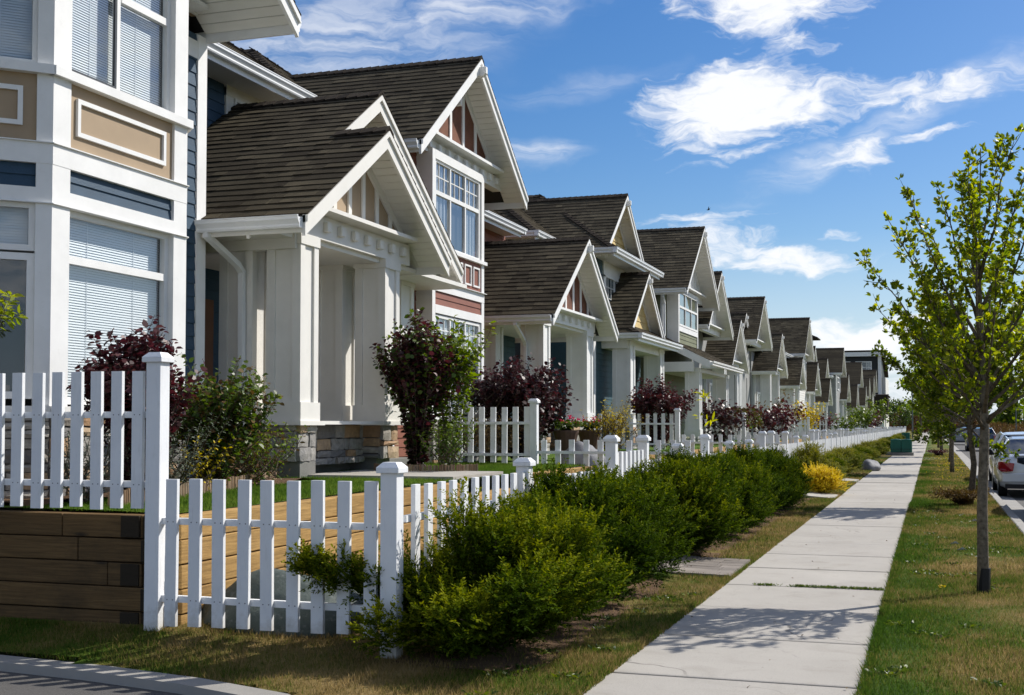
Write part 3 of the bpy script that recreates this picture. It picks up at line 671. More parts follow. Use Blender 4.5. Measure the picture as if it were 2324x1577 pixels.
# ------------------------------------------------------------------ the nearest house (blue, canted bay)
def house_blue():
    root=thing('town_house','near left white and blue house with canted bay and double gabled porch on stone','house',(-8,12,ZT))
    X=-7.0; yA,yB=8.67,10.67
    bay=MB(); B=lambda y0,y1,z0,z1,x1=X,x0=X-.13: bay.box(x0,x1,y0,y1,z0,z1)
    B(yA,8.9,1.71,6.1); B(10.45,yB,1.71,6.1)
    # cant frame helper
    cu=Vector((-1,-1,0)).normalized(); cn=Vector((1,-1,0)).normalized(); A0=Vector((X,yA,0)); CL=1.27
    ru=Vector((-1,1,0)).normalized(); rn_=Vector((1,1,0)).normalized(); B0=Vector((X,yB,0))
    def CB(s0,s1,z0,z1,out=0,t=.13,mb=bay,both=True):
        for (o,u,n) in ((A0,cu,cn),)+(((B0,ru,rn_),) if both else ()):
            mb.obox(o+u*s0+Vector((0,0,z0))-n*(t-out),u*(s1-s0),n*t,Vector((0,0,z1-z0)))
    CB(.001,.13,1.71,6.1,-.001); CB(1.14,1.27,1.71,6.1,-.001)
    for z0,z1,o in ((3.75,3.925,.003),(3.42,3.545,.001)):
        B(yA,yB,z0,z1,X+o); CB(0,CL,z0,z1,o)
    B(8.9,10.45,5.95,6.1,X+.002); CB(.13,1.14,5.95,6.1)
    bo=bay.build('bay_window_trim','white',root)
    s=MB(); s.box(X-.1,X+.05,yA-.03,yB+.03,4.505,4.585); CB(-.0,CL,4.505,4.585,.05,.15,s); s.box(X-.1,X+.06,yA-.03,yB+.03,1.64,1.71); CB(0,CL,1.64,1.71,.06,.15,s)
    for z in (3.925,3.412): s.box(X-.05,X+.022,yA-.01,yB+.01,z,z+.009); CB(0,CL,z,z+.009,.022,.05,s)
    s.build('sill','white',bo)
    p=MB(); p.box(X-.13,X-.03,8.9,10.45,3.93,4.51); CB(.13,1.14,3.93,4.51,-.03,.1,p); p.build('tan_panel','tan',bo)
    f=MB()
    def ring(mk,a0,a1,b0,b1,w): mk(a0,a1,b0,b0+w);mk(a0,a1,b1-w,b1);mk(a0,a0+w,b0+w,b1-w);mk(a1-w,a1,b0+w,b1-w)
    ring(lambda a,b,c,d:f.box(X-.03,X-.005,a,b,c,d),9.0,10.32,4.06,4.39,.04)
    ring(lambda a,b,c,d:CB(a,b,c,d,-.005,.025,f),.24,1.03,4.06,4.39,.04); f.build('panel_moulding','white',bo)
    b=MB(); siding(b,(X-.045,8.9,0),(0,1,0),1.55,3.545,3.75,(1,0,0),.105); b.box(X-.13,X-.05,8.9,10.45,3.5,3.76)
    for (o,u,n) in ((A0,cu,cn),(B0,ru,rn_)): siding(b,o+u*.13-n*.045,u,1.01,3.545,3.75,n,.105)
    CB(.13,1.14,3.5,3.76,-.05,.06,b); b.build('siding_band','blue_siding',bo)
    window(bo,(X-.095,8.9,1.73),(0,1,0),1.55,1.69,(1,0,0),trans=((1.255/1.69,0,1),),fr=.06)
    window(bo,(X-.095,8.9,4.585),(0,1,0),1.55,1.38,(1,0,0),mull=(.475,),trans=((.66,.5,1),),fr=.05)
    sc=MB(); sc.box(X-.10,X-.085,8.94,9.58,4.62,5.9); 
    fr_=MB(); ring(lambda a,b,c,d:fr_.box(X-.075,X-.055,a,b,c,d),8.93,9.6,4.62,5.9,.03); fr_.build('screen_frame','screen',bo)
    for (o,u,n) in ((A0,cu,cn),(B0,ru,rn_)):
        window(bo,o+u*.13-n*.07+Vector((0,0,4.585)),u,1.01,1.38,n,fr=.04)
        window(bo,o+u*.13-n*.07+Vector((0,0,3.01)),u,1.01,.41,n,fr=.05)
        window(bo,o+u*.13-n*.07+Vector((0,0,1.77)),u,1.01,1.22,n,back='dark',fr=.06)
    # bay core & stone
    core=MB().prism([(X-.2,yA+.1,1.2),(X-.2,yB-.1,1.2),(-8.0,11.4,1.2),(-8.0,7.94,1.2)],(0,0,4.95)); core.build('bay_wall','interior',root)
    st=MB(); rn=random.Random(3); st.prism([(X+.0,yA,ZT-.3),(X,yB,ZT-.3),(-7.9,11.57,ZT-.3),(-7.9,7.77,ZT-.3)],(0,0,1.0))
    stones(st,(X,yA,0),(0,1,0),yB-yA,(1,0,0),ZT-.1,1.64,rn); stones(st,A0,cu,CL,cn,ZT-.1,1.64,rn); st.build('stone_base','stone',root)
    # wing walls
    w=wallbox(root,-9.6,-7.9,6.9,12.37,.9,6.0,'blue_siding')
    cb=MB().box(-7.93,-7.87,12.2,12.385,1.0,6.0).box(-7.93,-7.87,6.9,7.05,1.,6.); cb.box(-7.9,-7.875,6.9,12.37,5.72,5.92)
    cb.build('corner_board','white',root)
    gable(root,-6.7,-11.5,9.67,2.73,8.06,.70,-7.88,zl=6.2,panel='tan',batt=[9.67+k*.45 for k in range(-4,5)],beam=(5.92,6.2),hb=2.3,dent=[9.67+k*.38 for k in range(-5,6)],sof='soffit',bracket=False,name='front_wing_roof')
    # recessed main body
    wallbox(root,-15.5,-9.6,5.5,16.5,.9,6.45,'blue_siding',faces='F'); wallbox(root,-15.5,-9.62,16.5,17.9,.9,3.9,'blue_siding',faces='F',name='rear_wall')
    hip_roof(root,-16.1,-9.02,5.,16.95,6.62,.72)
    MB().box(-9.6,-9.56,15.55,15.75,5.6,6.42).box(-9.6,-9.56,16.75,16.95,5.6,6.42).box(-9.6,-9.555,15.55,16.95,6.3,6.46).build('window_surround','cream',root)
    window(root,(-9.57,15.76,5.5),(0,1,0),.98,.8,(1,0,0),back='dark')
    # porch
    m=.652; zr=6.17
    gable(root,-7.25,-9.7,15.8,3.5,zr,m,-7.6,zl=4.09,panel='tan',batt=[15.8+k*.4 for k in range(-6,7)],beam=(3.8,4.09),hb=2.9,dent=[16.6+k*.32 for k in range(5)],hwR=3.2,gut='L',gutX=-7.252,name='porch_roof',sof='cream',trim='cream')
    gable(root,-6.55,-7.25,14.5,2.2,5.322,m,-7.0,zl=4.15,panel='tan',batt=[14.5+d for d in (-1.05,-.62,-.2,.2,.62,1.05,1.4)],beam=(3.8,4.09),hb=1.72,dent=[13.62+k*.383 for k in range(7)],XbR=-7.7,hwR=2.15,gut='L',name='porch_front_roof',sof='cream',trim='cream')
    c=MB().box(-9.58,-7.05,12.5,18.7,3.74,3.8); c.build('porch_ceiling','cream',root)
    fb=MB().box(-9.58,-7.02,12.94,13.1,3.62,3.8).box(-7.75,-7.6,16.2,18.2,3.8,4.09); fb.build('porch_fascia','cream',root)
    column(root,-7.4,-7.0,13.02,13.42,1.6,3.8); column(root,-7.4,-7.0,15.40,15.83,1.6,3.8)
    column(root,-8.04,-7.64,13.02,13.42,1.6,3.8); column(root,-8.04,-7.6,17.3,17.75,1.6,3.8)
    column(root,-8.04,-7.64,15.4,15.83,1.6,3.8)
    cp=MB().box(-8.2,-6.93,12.93,13.55,1.55,1.6).box(-8.3,-6.93,15.25,15.93,1.555,1.605).box(-7.5,-6.94,13.5,15.3,1.56,1.602).box(-8.2,-7.5,17.1,17.9,1.55,1.6); cp.build('stone_cap','cream',root)
    stone_block(root,-8.1,-7.03,13.02,13.47,1.12,1.55,5); stone_block(root,-8.1,-7.03,15.36,15.86,1.1,1.55,6); stone_block(root,-7.8,-7.3,13.48,15.36,1.05,1.555,8)
    MB().box(-8.05,-7.0,13.05,13.44,ZT-.2,1.12).box(-8.05,-7.1,15.4,15.82,ZT-.2,1.1).box(-9.6,-7.5,12.6,18.0,ZT-.1,1.05).build('concrete_footing','foundation',root)
    wallbox(root,-9.6,-8.06,12.37,13.0,.9,1.6,'blue_siding',lap=False)
    MB().box(-9.59,-9.52,14.2,15.2,1.15,3.3).build('front_door','door_brown',root)
    g=MB(); rect_pipe(g,[(-7.78,12.27,3.84),(-7.78,12.27,3.70),(-7.72,12.82,3.44),(-7.72,12.93,3.36),(-7.72,12.95,1.5),(-7.72,12.8,1.35),(-7.74,12.78,1.0)]); g.build('downspout','gutter_white',root)
    return root
house_blue()
# ------------------------------------------------------------------ second house (brown red)
def house_red():
    root=thing('town_house','brown red house with stucco gable over a two storey square bay, second from the camera','house',(-8.6,23,ZT))
    X=-7.75; ya,yb=18.95,21.45
    t=MB(); B=lambda y0,y1,z0,z1,o=0,d=.12: t.box(X-d,X+o,y0,y1,z0,z1)
    B(ya,ya+.13,1.7,6.13); B(yb-.13,yb,1.7,6.13); 
    B(ya,yb,3.78,3.94,.004); B(ya+.13,yb-.13,3.41,3.55,.002); B(ya+.13,yb-.13,5.98,6.13,.001); t.box(X-.3,X-.001,ya-.002,ya+.1,1.7,6.13)
    to=t.build('bay_window_trim','white',root)
    MB().box(X-.1,X+.05,ya-.04,yb+.04,4.47,4.53).box(X-.1,X+.05,ya-.02,yb+.02,3.94,3.95).box(X-.1,X+.05,ya-.04,yb+.04,1.64,1.7).build('sill','white',to)
    MB().box(X-.12,X-.02,ya+.13,yb-.13,3.94,4.47).build('red_panel','red_siding',to)
    f=MB()
    for i in range(5):
        y0=ya+.22+i*.43; 
        for a,b,c,d in ((y0,y0+.33,4.03,4.06),(y0,y0+.33,4.36,4.39),(y0,y0+.03,4.06,4.36),(y0+.3,y0+.33,4.06,4.36)): f.box(X-.02,X+.004,a,b,c,d)
    f.build('panel_moulding','white',to)
    b=MB(); siding(b,(X-.03,ya+.13,0),(0,1,0),yb-ya-.26,3.55,3.78,(1,0,0),.115); b.box(X-.12,X-.035,ya+.13,yb-.13,3.5,3.8); b.build('siding_band','red_siding',to)
    W_=yb-ya-.34
    window(to,(X-.06,ya+.17,4.53),(0,1,0),W_,1.46,(1,0,0),mull=(1/3,2/3),trans=((.62,0,1),),grids=((0,1/3,.62,1,3,2),(1/3,2/3,.62,1,3,2),(2/3,1,.62,1,3,2)),back='curtain',fr=.05)
    window(to,(X-.06,ya+.17,1.75),(0,1,0),W_,1.64,(1,0,0),mull=(1/3,2/3),trans=((.7,0,1),),grids=((0,1/3,.7,1,3,2),(1/3,2/3,.7,1,3,2),(2/3,1,.7,1,3,2)),back='blind',fr=.05)
    MB().box(X-.8,X-.25,ya+.02,yb-.02,1.2,6.1).build('bay_wall','interior',root)
    wallbox(root,-9.6,-8.05,17.95,21.4,.9,6.1,'red_siding'); MB().box(-8.1,-8.02,17.9,18.05,.9,6.1).build('corner_board','white',root)
    stone_block(root,-8.0,-7.75,ya,yb,ZT-.1,1.64,12)
    gable(root,-7.4,-11.3,20.28,2.65,7.95,.75,-7.85,zl=6.34,panel='stucco',batt=[20.28+k*.62 for k in (-2.5,-1.5,-.5,.5,1.5,2.5)],beam=(6.06,6.30),hb=2.55,dent=[20.2+k*.42 for k in range(-3,6)],bracket=True,name='front_wing_roof')
    wallbox(root,-15.5,-9.7,18.,28.3,.9,6.3,'red_siding',faces='F')
    hip_roof(root,-15,-9.0,17.4,23.2,6.35,.75); hip_roof(root,-15.2,-9.25,22.6,28.2,6.25,.72,name='rear_roof')
    # porch
    yc=26.75; Xw=-7.65
    gable(root,-7.2,-9.9,yc,2.72,5.70,.70,Xw,zl=4.03,panel='stucco',batt=[yc+k*.62 for k in (-2.5,-1.5,-.5,.5,1.5,2.5)],beam=(3.76,4.0),hb=2.2,dent=[yc+k*.52 for k in range(-3,4)],bracket=True,name='porch_roof')
    MB().box(-9.8,-7.7,24.2,29.3,3.70,3.76).build('porch_ceiling','cream',root)
    column(root,-8.1,Xw,24.75,25.2,1.62,3.76,'white'); column(root,-8.1,Xw,28.2,28.7,1.62,3.76,'white'); column(root,-9.1,-8.7,24.75,25.2,1.62,3.76,'white')
    MB().box(-9.2,-7.57,24.65,25.3,1.56,1.62).box(-9.2,-7.57,28.1,28.8,1.56,1.62).box(-8.,-7.6,27.,28.1,1.57,1.61).build('stone_cap','white',root)
    stone_block(root,-9.1,-7.66,24.72,25.23,ZT-.1,1.56,21); stone_block(root,-9.1,-7.66,28.2,28.73,ZT-.1,1.56,22); stone_block(root,-8,-7.7,27,28.2,ZT-.1,1.56,22)
    wallbox(root,-9.72,-9.68,24.,29.,.9,3.7,'teal_siding',name='porch_wall')
    MB().box(-9.7,-9.62,26.3,27.3,1.2,3.3).build('front_door','door_brown',root)
    g=MB(); rect_pipe(g,[(-8.0,24.0,3.72),(-8.0,24.0,3.6),(-8.0,24.6,3.3),(-8.0,24.68,3.2),(-8.0,24.68,1.1)]); g.build('downspout','gutter_white',root)
    return root
house_red()
# ------------------------------------------------------------------ third house (yellow gables, teal siding)
def house_yellow():
    root=thing('town_house','teal house with pale yellow shingled gables above white eaves, third from the camera','house',(-9,34,ZT))
    wallbox(root,-15,-8.35,31.4,37.,.9,6.0,'teal_siding'); wallbox(root,-15.5,-9.9,29.4,40,.9,6.2,'dark_siding',faces='N')
    t=MB().box(-8.38,-8.31,31.38,31.6,.9,6.0).box(-8.36,-8.3,32.45,34.8,5.55,6.0).box(-8.36,-8.3,32.45,32.6,4.6,5.6).box(-8.36,-8.3,34.65,34.8,4.6,5.6); t.build('corner_board','white',root)
    window(root,(-8.32,32.6,4.7),(0,1,0),2.05,.9,(1,0,0),mull=(.5,),grids=((0,.5,0,1,3,3),(.5,1,0,1,3,3)),back='curtain')
    hip_roof(root,-14.5,-7.72,31.2,36.9,6.14,.70,name='skirt_roof'); hip_roof(root,-16.,-9.2,29.2,40.5,6.35,.74)
    gable(root,-7.95,-11.5,33.65,2.3,7.93,.775,-8.35,zl=6.3,panel='yellow_shingle',bracket=True,gut='',name='front_wing_roof')
    # porch
    hip_roof(root,-9.6,-7.25,32.0,37.4,3.98,.55,name='porch_skirt_roof')
    gable(root,-7.5,-9.5,34.36,2.15,5.82,.79,-7.85,zl=4.3,panel='yellow_shingle',bracket=True,gut='',name='porch_roof')
    for y in (32.45,36.3): column(root,-8.05,-7.6,y,y+.5,1.5,3.8,'white',taper=1)
    column(root,-9.2,-8.8,32.45,32.9,1.5,3.8,'white')
    MB().box(-9.,-7.62,32.3,37,3.6,3.82).build('porch_ceiling','white',root)
    for y in (32.4,36.25): stone_block(root,-8.1,-7.55,y,y+.6,ZT-.1,1.5,int(y))
    return root
house_yellow()
# ------------------------------------------------------------------ fourth house (green bay)
def bay_small(root,X,ya,yb,zb,zt,sid,low=True):
    t=MB(); t.box(X-.1,X,ya,ya+.12,zb,zt).box(X-.1,X,yb-.12,yb,zb,zt).box(X-.1,X+.003,ya+.12,yb-.12,4.6,4.76).box(X-.1,X+.002,ya+.12,yb-.12,5.93,zt)
    t.box(X-.38,X-.002,ya-.002,ya+.05,zb,zt); to=t.build('bay_window_trim','white',root)
    b=MB(); siding(b,(X-.04,ya+.12,0),(0,1,0),yb-ya-.24,zb,4.6,(1,0,0),.14); b.box(X-.5,X-.045,ya+.06,yb-.05,zb,zt); b.build('siding_band',sid,to)
    window(to,(X-.03,ya+.14,4.78),(0,1,0),yb-ya-.28,1.13,(1,0,0),mull=(1/3,2/3),trans=((.55,0,1),),back='curtain',fr=.06)
def house_green():
    root=thing('town_house','green sided house with board and batten gable over a projecting window, fourth from the camera','house',(-9,42,ZT))
    bay_small(root,-7.7,39.75,43.3,4.22,6.03,'green_siding')
    wallbox(root,-15,-8.1,39.0,44.3,.9,6.0,'green_siding'); MB().box(-8.13,-8.05,38.98,39.15,4,6).build('corner_board','white',root)
    gable(root,-7.2,-9.6,41.7,3.1,8.2,.755,-7.78,zl=6.1,panel='cream',batt=[41.7+k*.5 for k in range(-5,6)],beam=(5.84,6.06),hb=2.9,dent=[41.2+k*.45 for k in range(-3,5)],bracket=True,name='front_wing_roof')
    hip_roof(root,-15,-9.,40,50,6.3,.6)
    r=MB(); shingles(r,(-6.4,38.0,3.53),(0,1,0),(-1,0,.5),2.1,lambda t:(0,6.5),fine=True); ro=r.build('entry_roof','shingle',root)
    MB().prism([(-6.4,38.0,3.52),(-8.3,38.0,4.47),(-8.3,38.0,4.36),(-6.4,38.0,3.41)],(0,6.5,0)).build('roof_deck','soffit',ro)
    b=MB().prism([(-6.4,37.96,3.52),(-8.3,37.96,4.47),(-8.3,37.96,4.24),(-6.4,37.96,3.29)],(0,.04,0)); b.box(-8.1,-6.9,38.0,38.08,3.2,3.5); gutter(b,(-6.4,38.,3.5),(-6.4,44.5,3.5),(1,0,0)); b.build('barge_board','white',ro)
    for y in (38.3,43.6): column(root,-7.2,-6.8,y,y+.4,1.2,3.3,'white')
    MB().box(-8.1,-6.8,38.2,44.4,3.2,3.32).build('porch_ceiling','white',root)
    g=MB(); rect_pipe(g,[(-8.0,38.75,5.8),(-8.0,38.75,5.6),(-8.0,38.95,5.4),(-8.0,38.97,4.4)]); g.build('downspout','gutter_white',root)
    return root
house_green()
# ------------------------------------------------------------------ the further houses
def far_house(label,yb0,yb1,uppers,porches,sid,extra=None,detail=True,bodyz=5.9):
    root=thing('town_house',label,'house',(-9,(yb0+yb1)/2,ZT))
    wallbox(root,-14,-8.7,yb0,yb1,.9,bodyz-.1,sid,lap=detail,faces='N' if detail else 'F')
    hip_roof(root,-14.5,-8.3,yb0-.4,yb1+.4,bodyz,.35,fine=False)
    for (yc,za,hw,X0) in uppers:
        zt=za-.755*hw
        gable(root,X0,-12.5,yc,hw,za,.755,X0-.5,zl=zt+.15,panel='cream',batt=[yc+k*.5 for k in range(-4,5)] if detail else (),beam=(zt-.1,zt+.12),hb=hw-.3,bracket=detail,fine=detail,gut='L',name='front_wing_roof')
        wx=X0-1.9 if yb0<64 else X0-.55
        wallbox(root,-10,wx,yc-hw+.45,yc+hw-.45,2.,zt+.0,sid,name='wing_wall',lap=detail,faces='FN')
        window(root,(wx+.02,yc-1.1,zt-1.5),(0,1,0),2.2,1.2,(1,0,0),mull=(1/3,2/3),trans=((.6,0,1),),back='curtain',fr=.09)
        MB().box(wx-.03,wx+.05,yc-hw+.42,yc-hw+.6,2.,zt).box(wx-.03,wx+.05,yc+hw-.6,yc+hw-.42,2.,zt).build('corner_board','white',root)
    for (yc,za,hw,X0) in porches:
        zt=za-.8*hw
        gable(root,X0,-11.6,yc,hw,za,.80,X0-.4,zl=zt+.2,panel='cream',batt=[yc+k*.5 for k in range(-3,4)] if detail else (),beam=(zt-.08,zt+.18),hb=hw-.25,dent=[yc+k*.5 for k in range(-3,4)] if detail else (),bracket=detail,fine=detail,gut='L',name='porch_roof')
        for y in (yc-hw+.5,yc+hw-.95): column(root,X0-.85,X0-.4,y,y+.45,1.3,zt,'white')
        column(root,X0-1.6,X0-1.2,yc-hw+.5,yc-hw+.9,1.3,zt,'white')
        MB().box(X0-.9,X0-.35,yc-hw+.4,yc-hw+1.05,ZT-.1,1.3).box(X0-.9,X0-.35,yc+hw-1.05,yc+hw-.4,ZT-.1,1.3).build('stone_base','stone',root)
        MB().box(-8.7,X0-.45,yc-hw+.3,yc+hw-.3,zt-.1,zt-.04).build('porch_ceiling','white',root)
        window(root,(-8.66,yc-1,1.8),(0,1,0),1.6,1.5,(1,0,0),mull=(.5,),back='dark',fr=.1)
    return root
far_house('white house with two steep cream gables just beyond the green sided house',45.5,54.5,[(47.2,7.35,2.9,-7.5)],[(52.2,5.95,2.45,-7.5)],'grey_siding')
h=far_house('pale house with tall dark gable roof and small dormer gable, sixth from the camera',57,63.5,[(60.1,7.65,2.9,-7.5)],[(57.4,6.7,1.5,-8.0)],'grey_siding')
far_house('house with high set porch gable on tall white columns, seventh from the camera',64.2,75,[],[(66.9,6.4,2.6,-7.45)],'grey_siding',bodyz=5.6)
far_house('house whose broad dark gable stands tallest in the middle of the row',76,86.5,[(83.25,8.55,3.3,-7.5)],[(78.5,5.7,2.2,-7.5)],'cream')
r9=far_house('house with a small square roof lantern on its ridge, ninth in the row',87,95.5,[(93.2,7.3,2.4,-8.)],[(88.6,5.9,2.6,-7.45)],'grey_siding',detail=False)
q=MB().box(-9.6,-8.4,94.6,96.1,7.0,7.95).build('roof_lantern','white',r9)
MB().prism([(-10.1,94.0,7.95),(-7.9,94.0,7.95),(-7.9,96.7,7.95),(-10.1,96.7,7.95)],(0,0,.08)).prism([(-10.1,94.0,8.03),(-7.9,94.0,8.03),(-9.0,94.0,8.5)],(0,2.7,0)).build('lantern_roof','ridge_shingle',q)
far_house('narrow white house with low hipped entry, tenth in the row',97,106,[(100.4,6.8,2.2,-7.7)],[(97.75,5.1,2.3,-7.3)],'cream',detail=False)
far_house('house with brown porch gable raised on white posts far down the row',112,126,[(116.9,8.55,3.1,-7.5)],[(121.7,6.35,3.0,-7.4)],'grey_siding',detail=False)
far_house('small gabled house just past the brown porch, far down the row',132,150,[(147.2,8.7,3.4,-7.5)],[(136.5,5.85,3.2,-7.4)],'grey_siding',detail=False)
far_house('house with paired low gables beside the three storey block',152,172,[(166,7.6,3.2,-7.5)],[(154.7,6.25,3.0,-7.4),(171.4,5.95,3.0,-7.4)],'cream',detail=False)
far_house('last small gabled house in front of the three storey block',176,192,[(178.8,8.4,3.4,-7.5),(189,9.6,4.0,-7.6)],[],'grey_siding',detail=False)
def end_block():
    root=thing('apartment_house','black fronted three storey block closing the row of houses','house',(-11,220,0))
    wallbox(root,-22,-7.8,214,230,0,12.9,'dark_siding',lap=False)
    mb=MB(); mb.prism([(-22,213.2,13.6),(-7.2,213.2,13.6),(-7.2,213.2,13.9),(-22,213.2,13.9)],(0,18,0)); mb.prism([(-7.2,213.2,13.9),(-7.2,222,14.4),(-7.2,231.5,10)],(-15,0,0)); mb.build('roof','ridge_shingle',root)
    MB().box(-22,-7.2,213.15,213.3,12.9,13.6).box(-8.3,-7.8,213.6,214.1,0,12.9).box(-7.2,-7.0,213.3,231,12.6,13.2).build('eave_board','white',root)
    wallbox(root,-20,-7.2,216,231,0,9.5,'cream',name='lower_wall',lap=False)
    for x in (-14.3,-11.9): 
        window(root,(x,213.95,9.9),(1,0,0),2.6 if x>-13 else 1.6,2.2,(0,-1,0),mull=(1/3,2/3),trans=((.55,0,1),),back='curtain',fr=.16)
    MB().prism([(-22,207,6.4),(-6.6,207,6.4),(-6.6,207,6.1),(-22,207,6.1)],(0,14,0)).prism([(-6.6,207,3.3),(-6.6,207,6.1),(-6.6,212,6.6),(-6.6,216,3.3)],(-13,0,0)).build('entry_roof','ridge_shingle',root)
    MB().box(-19,-7.2,208,214,0,3.3).build('entry_wall','cream',root)
    MB().tube([(-8.9,218,14),(-8.9,218,15.1)],.12).build('vent_pipe','black_trim',root)
end_block()
# ------------------------------------------------------------------ pixel helper: where a sight line meets a plane
def sight(x,y,**k):
    d=fw+rt*((x-1162)/F)-upv*((y-861)/F); a,v=list(k.items())[0]; i='XYZ'.index(a); o=Vector((0,0,H))
    return o+d*((v-o[i])/d[i])
def smooth(a,b,x): t=min(1,max(0,(x-a)/(b-a))); return t*t*(3-2*t)
def zg(x,y):
    if x>=-1.95: return .012
    s=smooth(-2.2,-5.0,x); back=smooth(7.0,9.2,y)
    z=.012+.10*s+.17*s*back
    if x<-3.3: z=.012+(z-.012)*smooth(6.7,7.5,y)
    return z
def sheet(name,mat,xs,ys,zf,kind='structure',t=0.):
    mb=MB(); nx,ny=len(xs),len(ys); mb.v=[(x,y,zf(x,y)) for y in ys for x in xs]
    for j in range(ny-1):
        for i in range(nx-1): mb.f.append((j*nx+i,j*nx+i+1,(j+1)*nx+i+1,(j+1)*nx+i)); mb.t.append(.5)
    return mb.build(name,mat,None,kind=kind,smooth=True)
lin=lambda a,b,n:[a+(b-a)*i/(n-1) for i in range(n)]
MB().poly([(-1500,-300,-.16),(1500,-300,-.16),(1500,2500,-.16),(-1500,2500,-.16)],.5).build('ground','grass_dry',None,kind='structure')
# kerb line of the lane, in the near left corner
LK=[(-14,7.0),(-8,6.95),(-5.95,6.87),(-4.99,6.77),(-4.2,6.62),(-3.5,6.40),(-3.05,6.05),(-2.8,5.5),(-2.7,4.5),(-2.7,1.0)]
def in_lawn(x,y):
    for (a,b),(c,d) in zip(LK,LK[1:]):
        if a<=x<=c and c>a: return y>b+(d-b)*(x-a)/(c-a)+.02
    return x>-2.72
def lane_kerb():
    mb=MB(); pts=[Vector((x,y,0)) for x,y in LK]; outs=[]
    for i,p in enumerate(pts):
        d=(pts[min(i+1,len(pts)-1)]-pts[max(i-1,0)]).normalized(); outs.append(Vector((d.y,-d.x,0)))
    for i in range(len(pts)-1):
        a,b=pts[i],pts[i+1]; na,nb=outs[i],outs[i+1]; h=Vector((0,0,.02)); w=.19
        if nb.y>0: pass
        mb.poly([a+h,a+na*w+h,b+nb*w+h,b+h] ,.5)
        mb.poly([a+na*w+h,a+na*(w+.02)-Vector((0,0,.1)),b+nb*(w+.02)-Vector((0,0,.1)),b+nb*w+h],.5); mb.poly([b+h,b-Vector((0,0,.1)),a-Vector((0,0,.1)),a+h],.5)
    mb.build('kerb','concrete',None,kind='structure')
lane_kerb()
MB().poly([(-40,-6,-.04),(-2.8,-6,-.04),(-2.8,5.4,-.036),(-3.2,6.0,-.036),(-4.2,6.5,-.036),(-6,6.85,-.036),(-40,7.0,-.036)],.5).build('lane','asphalt',None,kind='structure')
def lawn_left():
    xs=lin(-9,-1.955,48); ys=lin(3.2,20,110)+lin(20.5,60,60); mb=MB(); idx={}
    for j,y in enumerate(ys):
        for i,x in enumerate(xs):
            idx[i,j]=len(mb.v); mb.v.append((x,y,zg(x,y)+.012*math.sin(x*3.1+y*2.3)*math.sin(y*1.7)*(x<-2.1)))
    for j in range(len(ys)-1):
        for i in range(len(xs)-1):
            cx=(xs[i]+xs[i+1])/2; cy=(ys[j]+ys[j+1])/2
            if in_lawn(cx,cy): mb.f.append((idx[i,j],idx[i+1,j],idx[i+1,j+1],idx[i,j+1])); mb.t.append(.5)
    mb.build('lawn','grass_dry',None,kind='structure',smooth=True)
lawn_left()
sheet('lawn','grass_dry',[-9,-6,-4,-1.955],[60,100,200,400],lambda x,y:.01)
sheet('verge','grass_dry',lin(-.385,1.19,14),lin(2,40,120)+lin(42,310,60),lambda x,y:.012+.012*math.sin(x*3)*math.sin(y*1.3)*smooth(-.385,-.2,x))
sheet('upper_lawn','grass_lush',lin(-9.5,-5.14,10),lin(7.72,18.85,30),lambda x,y:.925+.01*math.sin(x*2+y))
sheet('upper_lawn','grass_lush',[-9.5,-5.94],[18.85,30,60,120,230],lambda x,y:.92)
def planting_beds():
    sheet('planting_bed','soil',lin(-9.4,-6.5,10),lin(7.9,12.6,12),lambda x,y:.95+.03*math.sin(x*7)*math.sin(y*5))
    sheet('planting_bed','soil',lin(-3.25,-2.35,8),lin(7.3,12.5,30),lambda x,y:zg(x,y)+.02+.012*math.sin(x*9)*math.sin(y*7)-.03*abs(x+2.8)*1.4)
    sheet('planting_bed','soil',lin(-3.25,-2.35,8),lin(14.5,26.8,50),lambda x,y:zg(x,y)+.02+.012*math.sin(x*9)*math.sin(y*7)-.03*abs(x+2.8)*1.4)
planting_beds()
def sidewalk():
    mb=MB(); y=.05; k=0; rn=random.Random(5)
    while y<310:
        L=1.53 if y<60 else 7.65; a,b=-1.945,-.395
        dz=(rn.random()-.5)*.008; sl=(rn.random()-.5)*.006; g=.013; t=rn.random()
        if abs(y-7.7)<.4: g=.016
        z=.0+dz
        v=len(mb.v); e=.012
        # chamfered slab edges
        mb.v+=[(a,y+g,z-.06),(b,y+g,z-.06),(b,y+L-g,z-.06+sl),(a,y+L-g,z-.06+sl),(a,y+g,z-.004),(b,y+g,z-.004),(b,y+L-g,z-.004+sl),(a,y+L-g,z-.004+sl),(a+e,y+g+e,z),(b-e,y+g+e,z),(b-e,y+L-g-e,z+sl),(a+e,y+L-g-e,z+sl)]
        mb.f+=[(v+8,v+9,v+10,v+11)]; mb.t+=[t]
        for r in (0,4):
            for i in range(4): j=(i+1)%4; mb.f.append((v+r+i,v+r+j,v+r+4+j,v+r+4+i)); mb.t.append(t)
        y+=L; k+=1
    mb.build('sidewalk','sidewalk_concrete',None,kind='structure')
    MB().poly([(-1.95,0,-.05),(-.39,0,-.05),(-.39,312,-.05),(-1.95,312,-.05)],.5).build('sidewalk_bed','soil',None,kind='structure')
sidewalk()
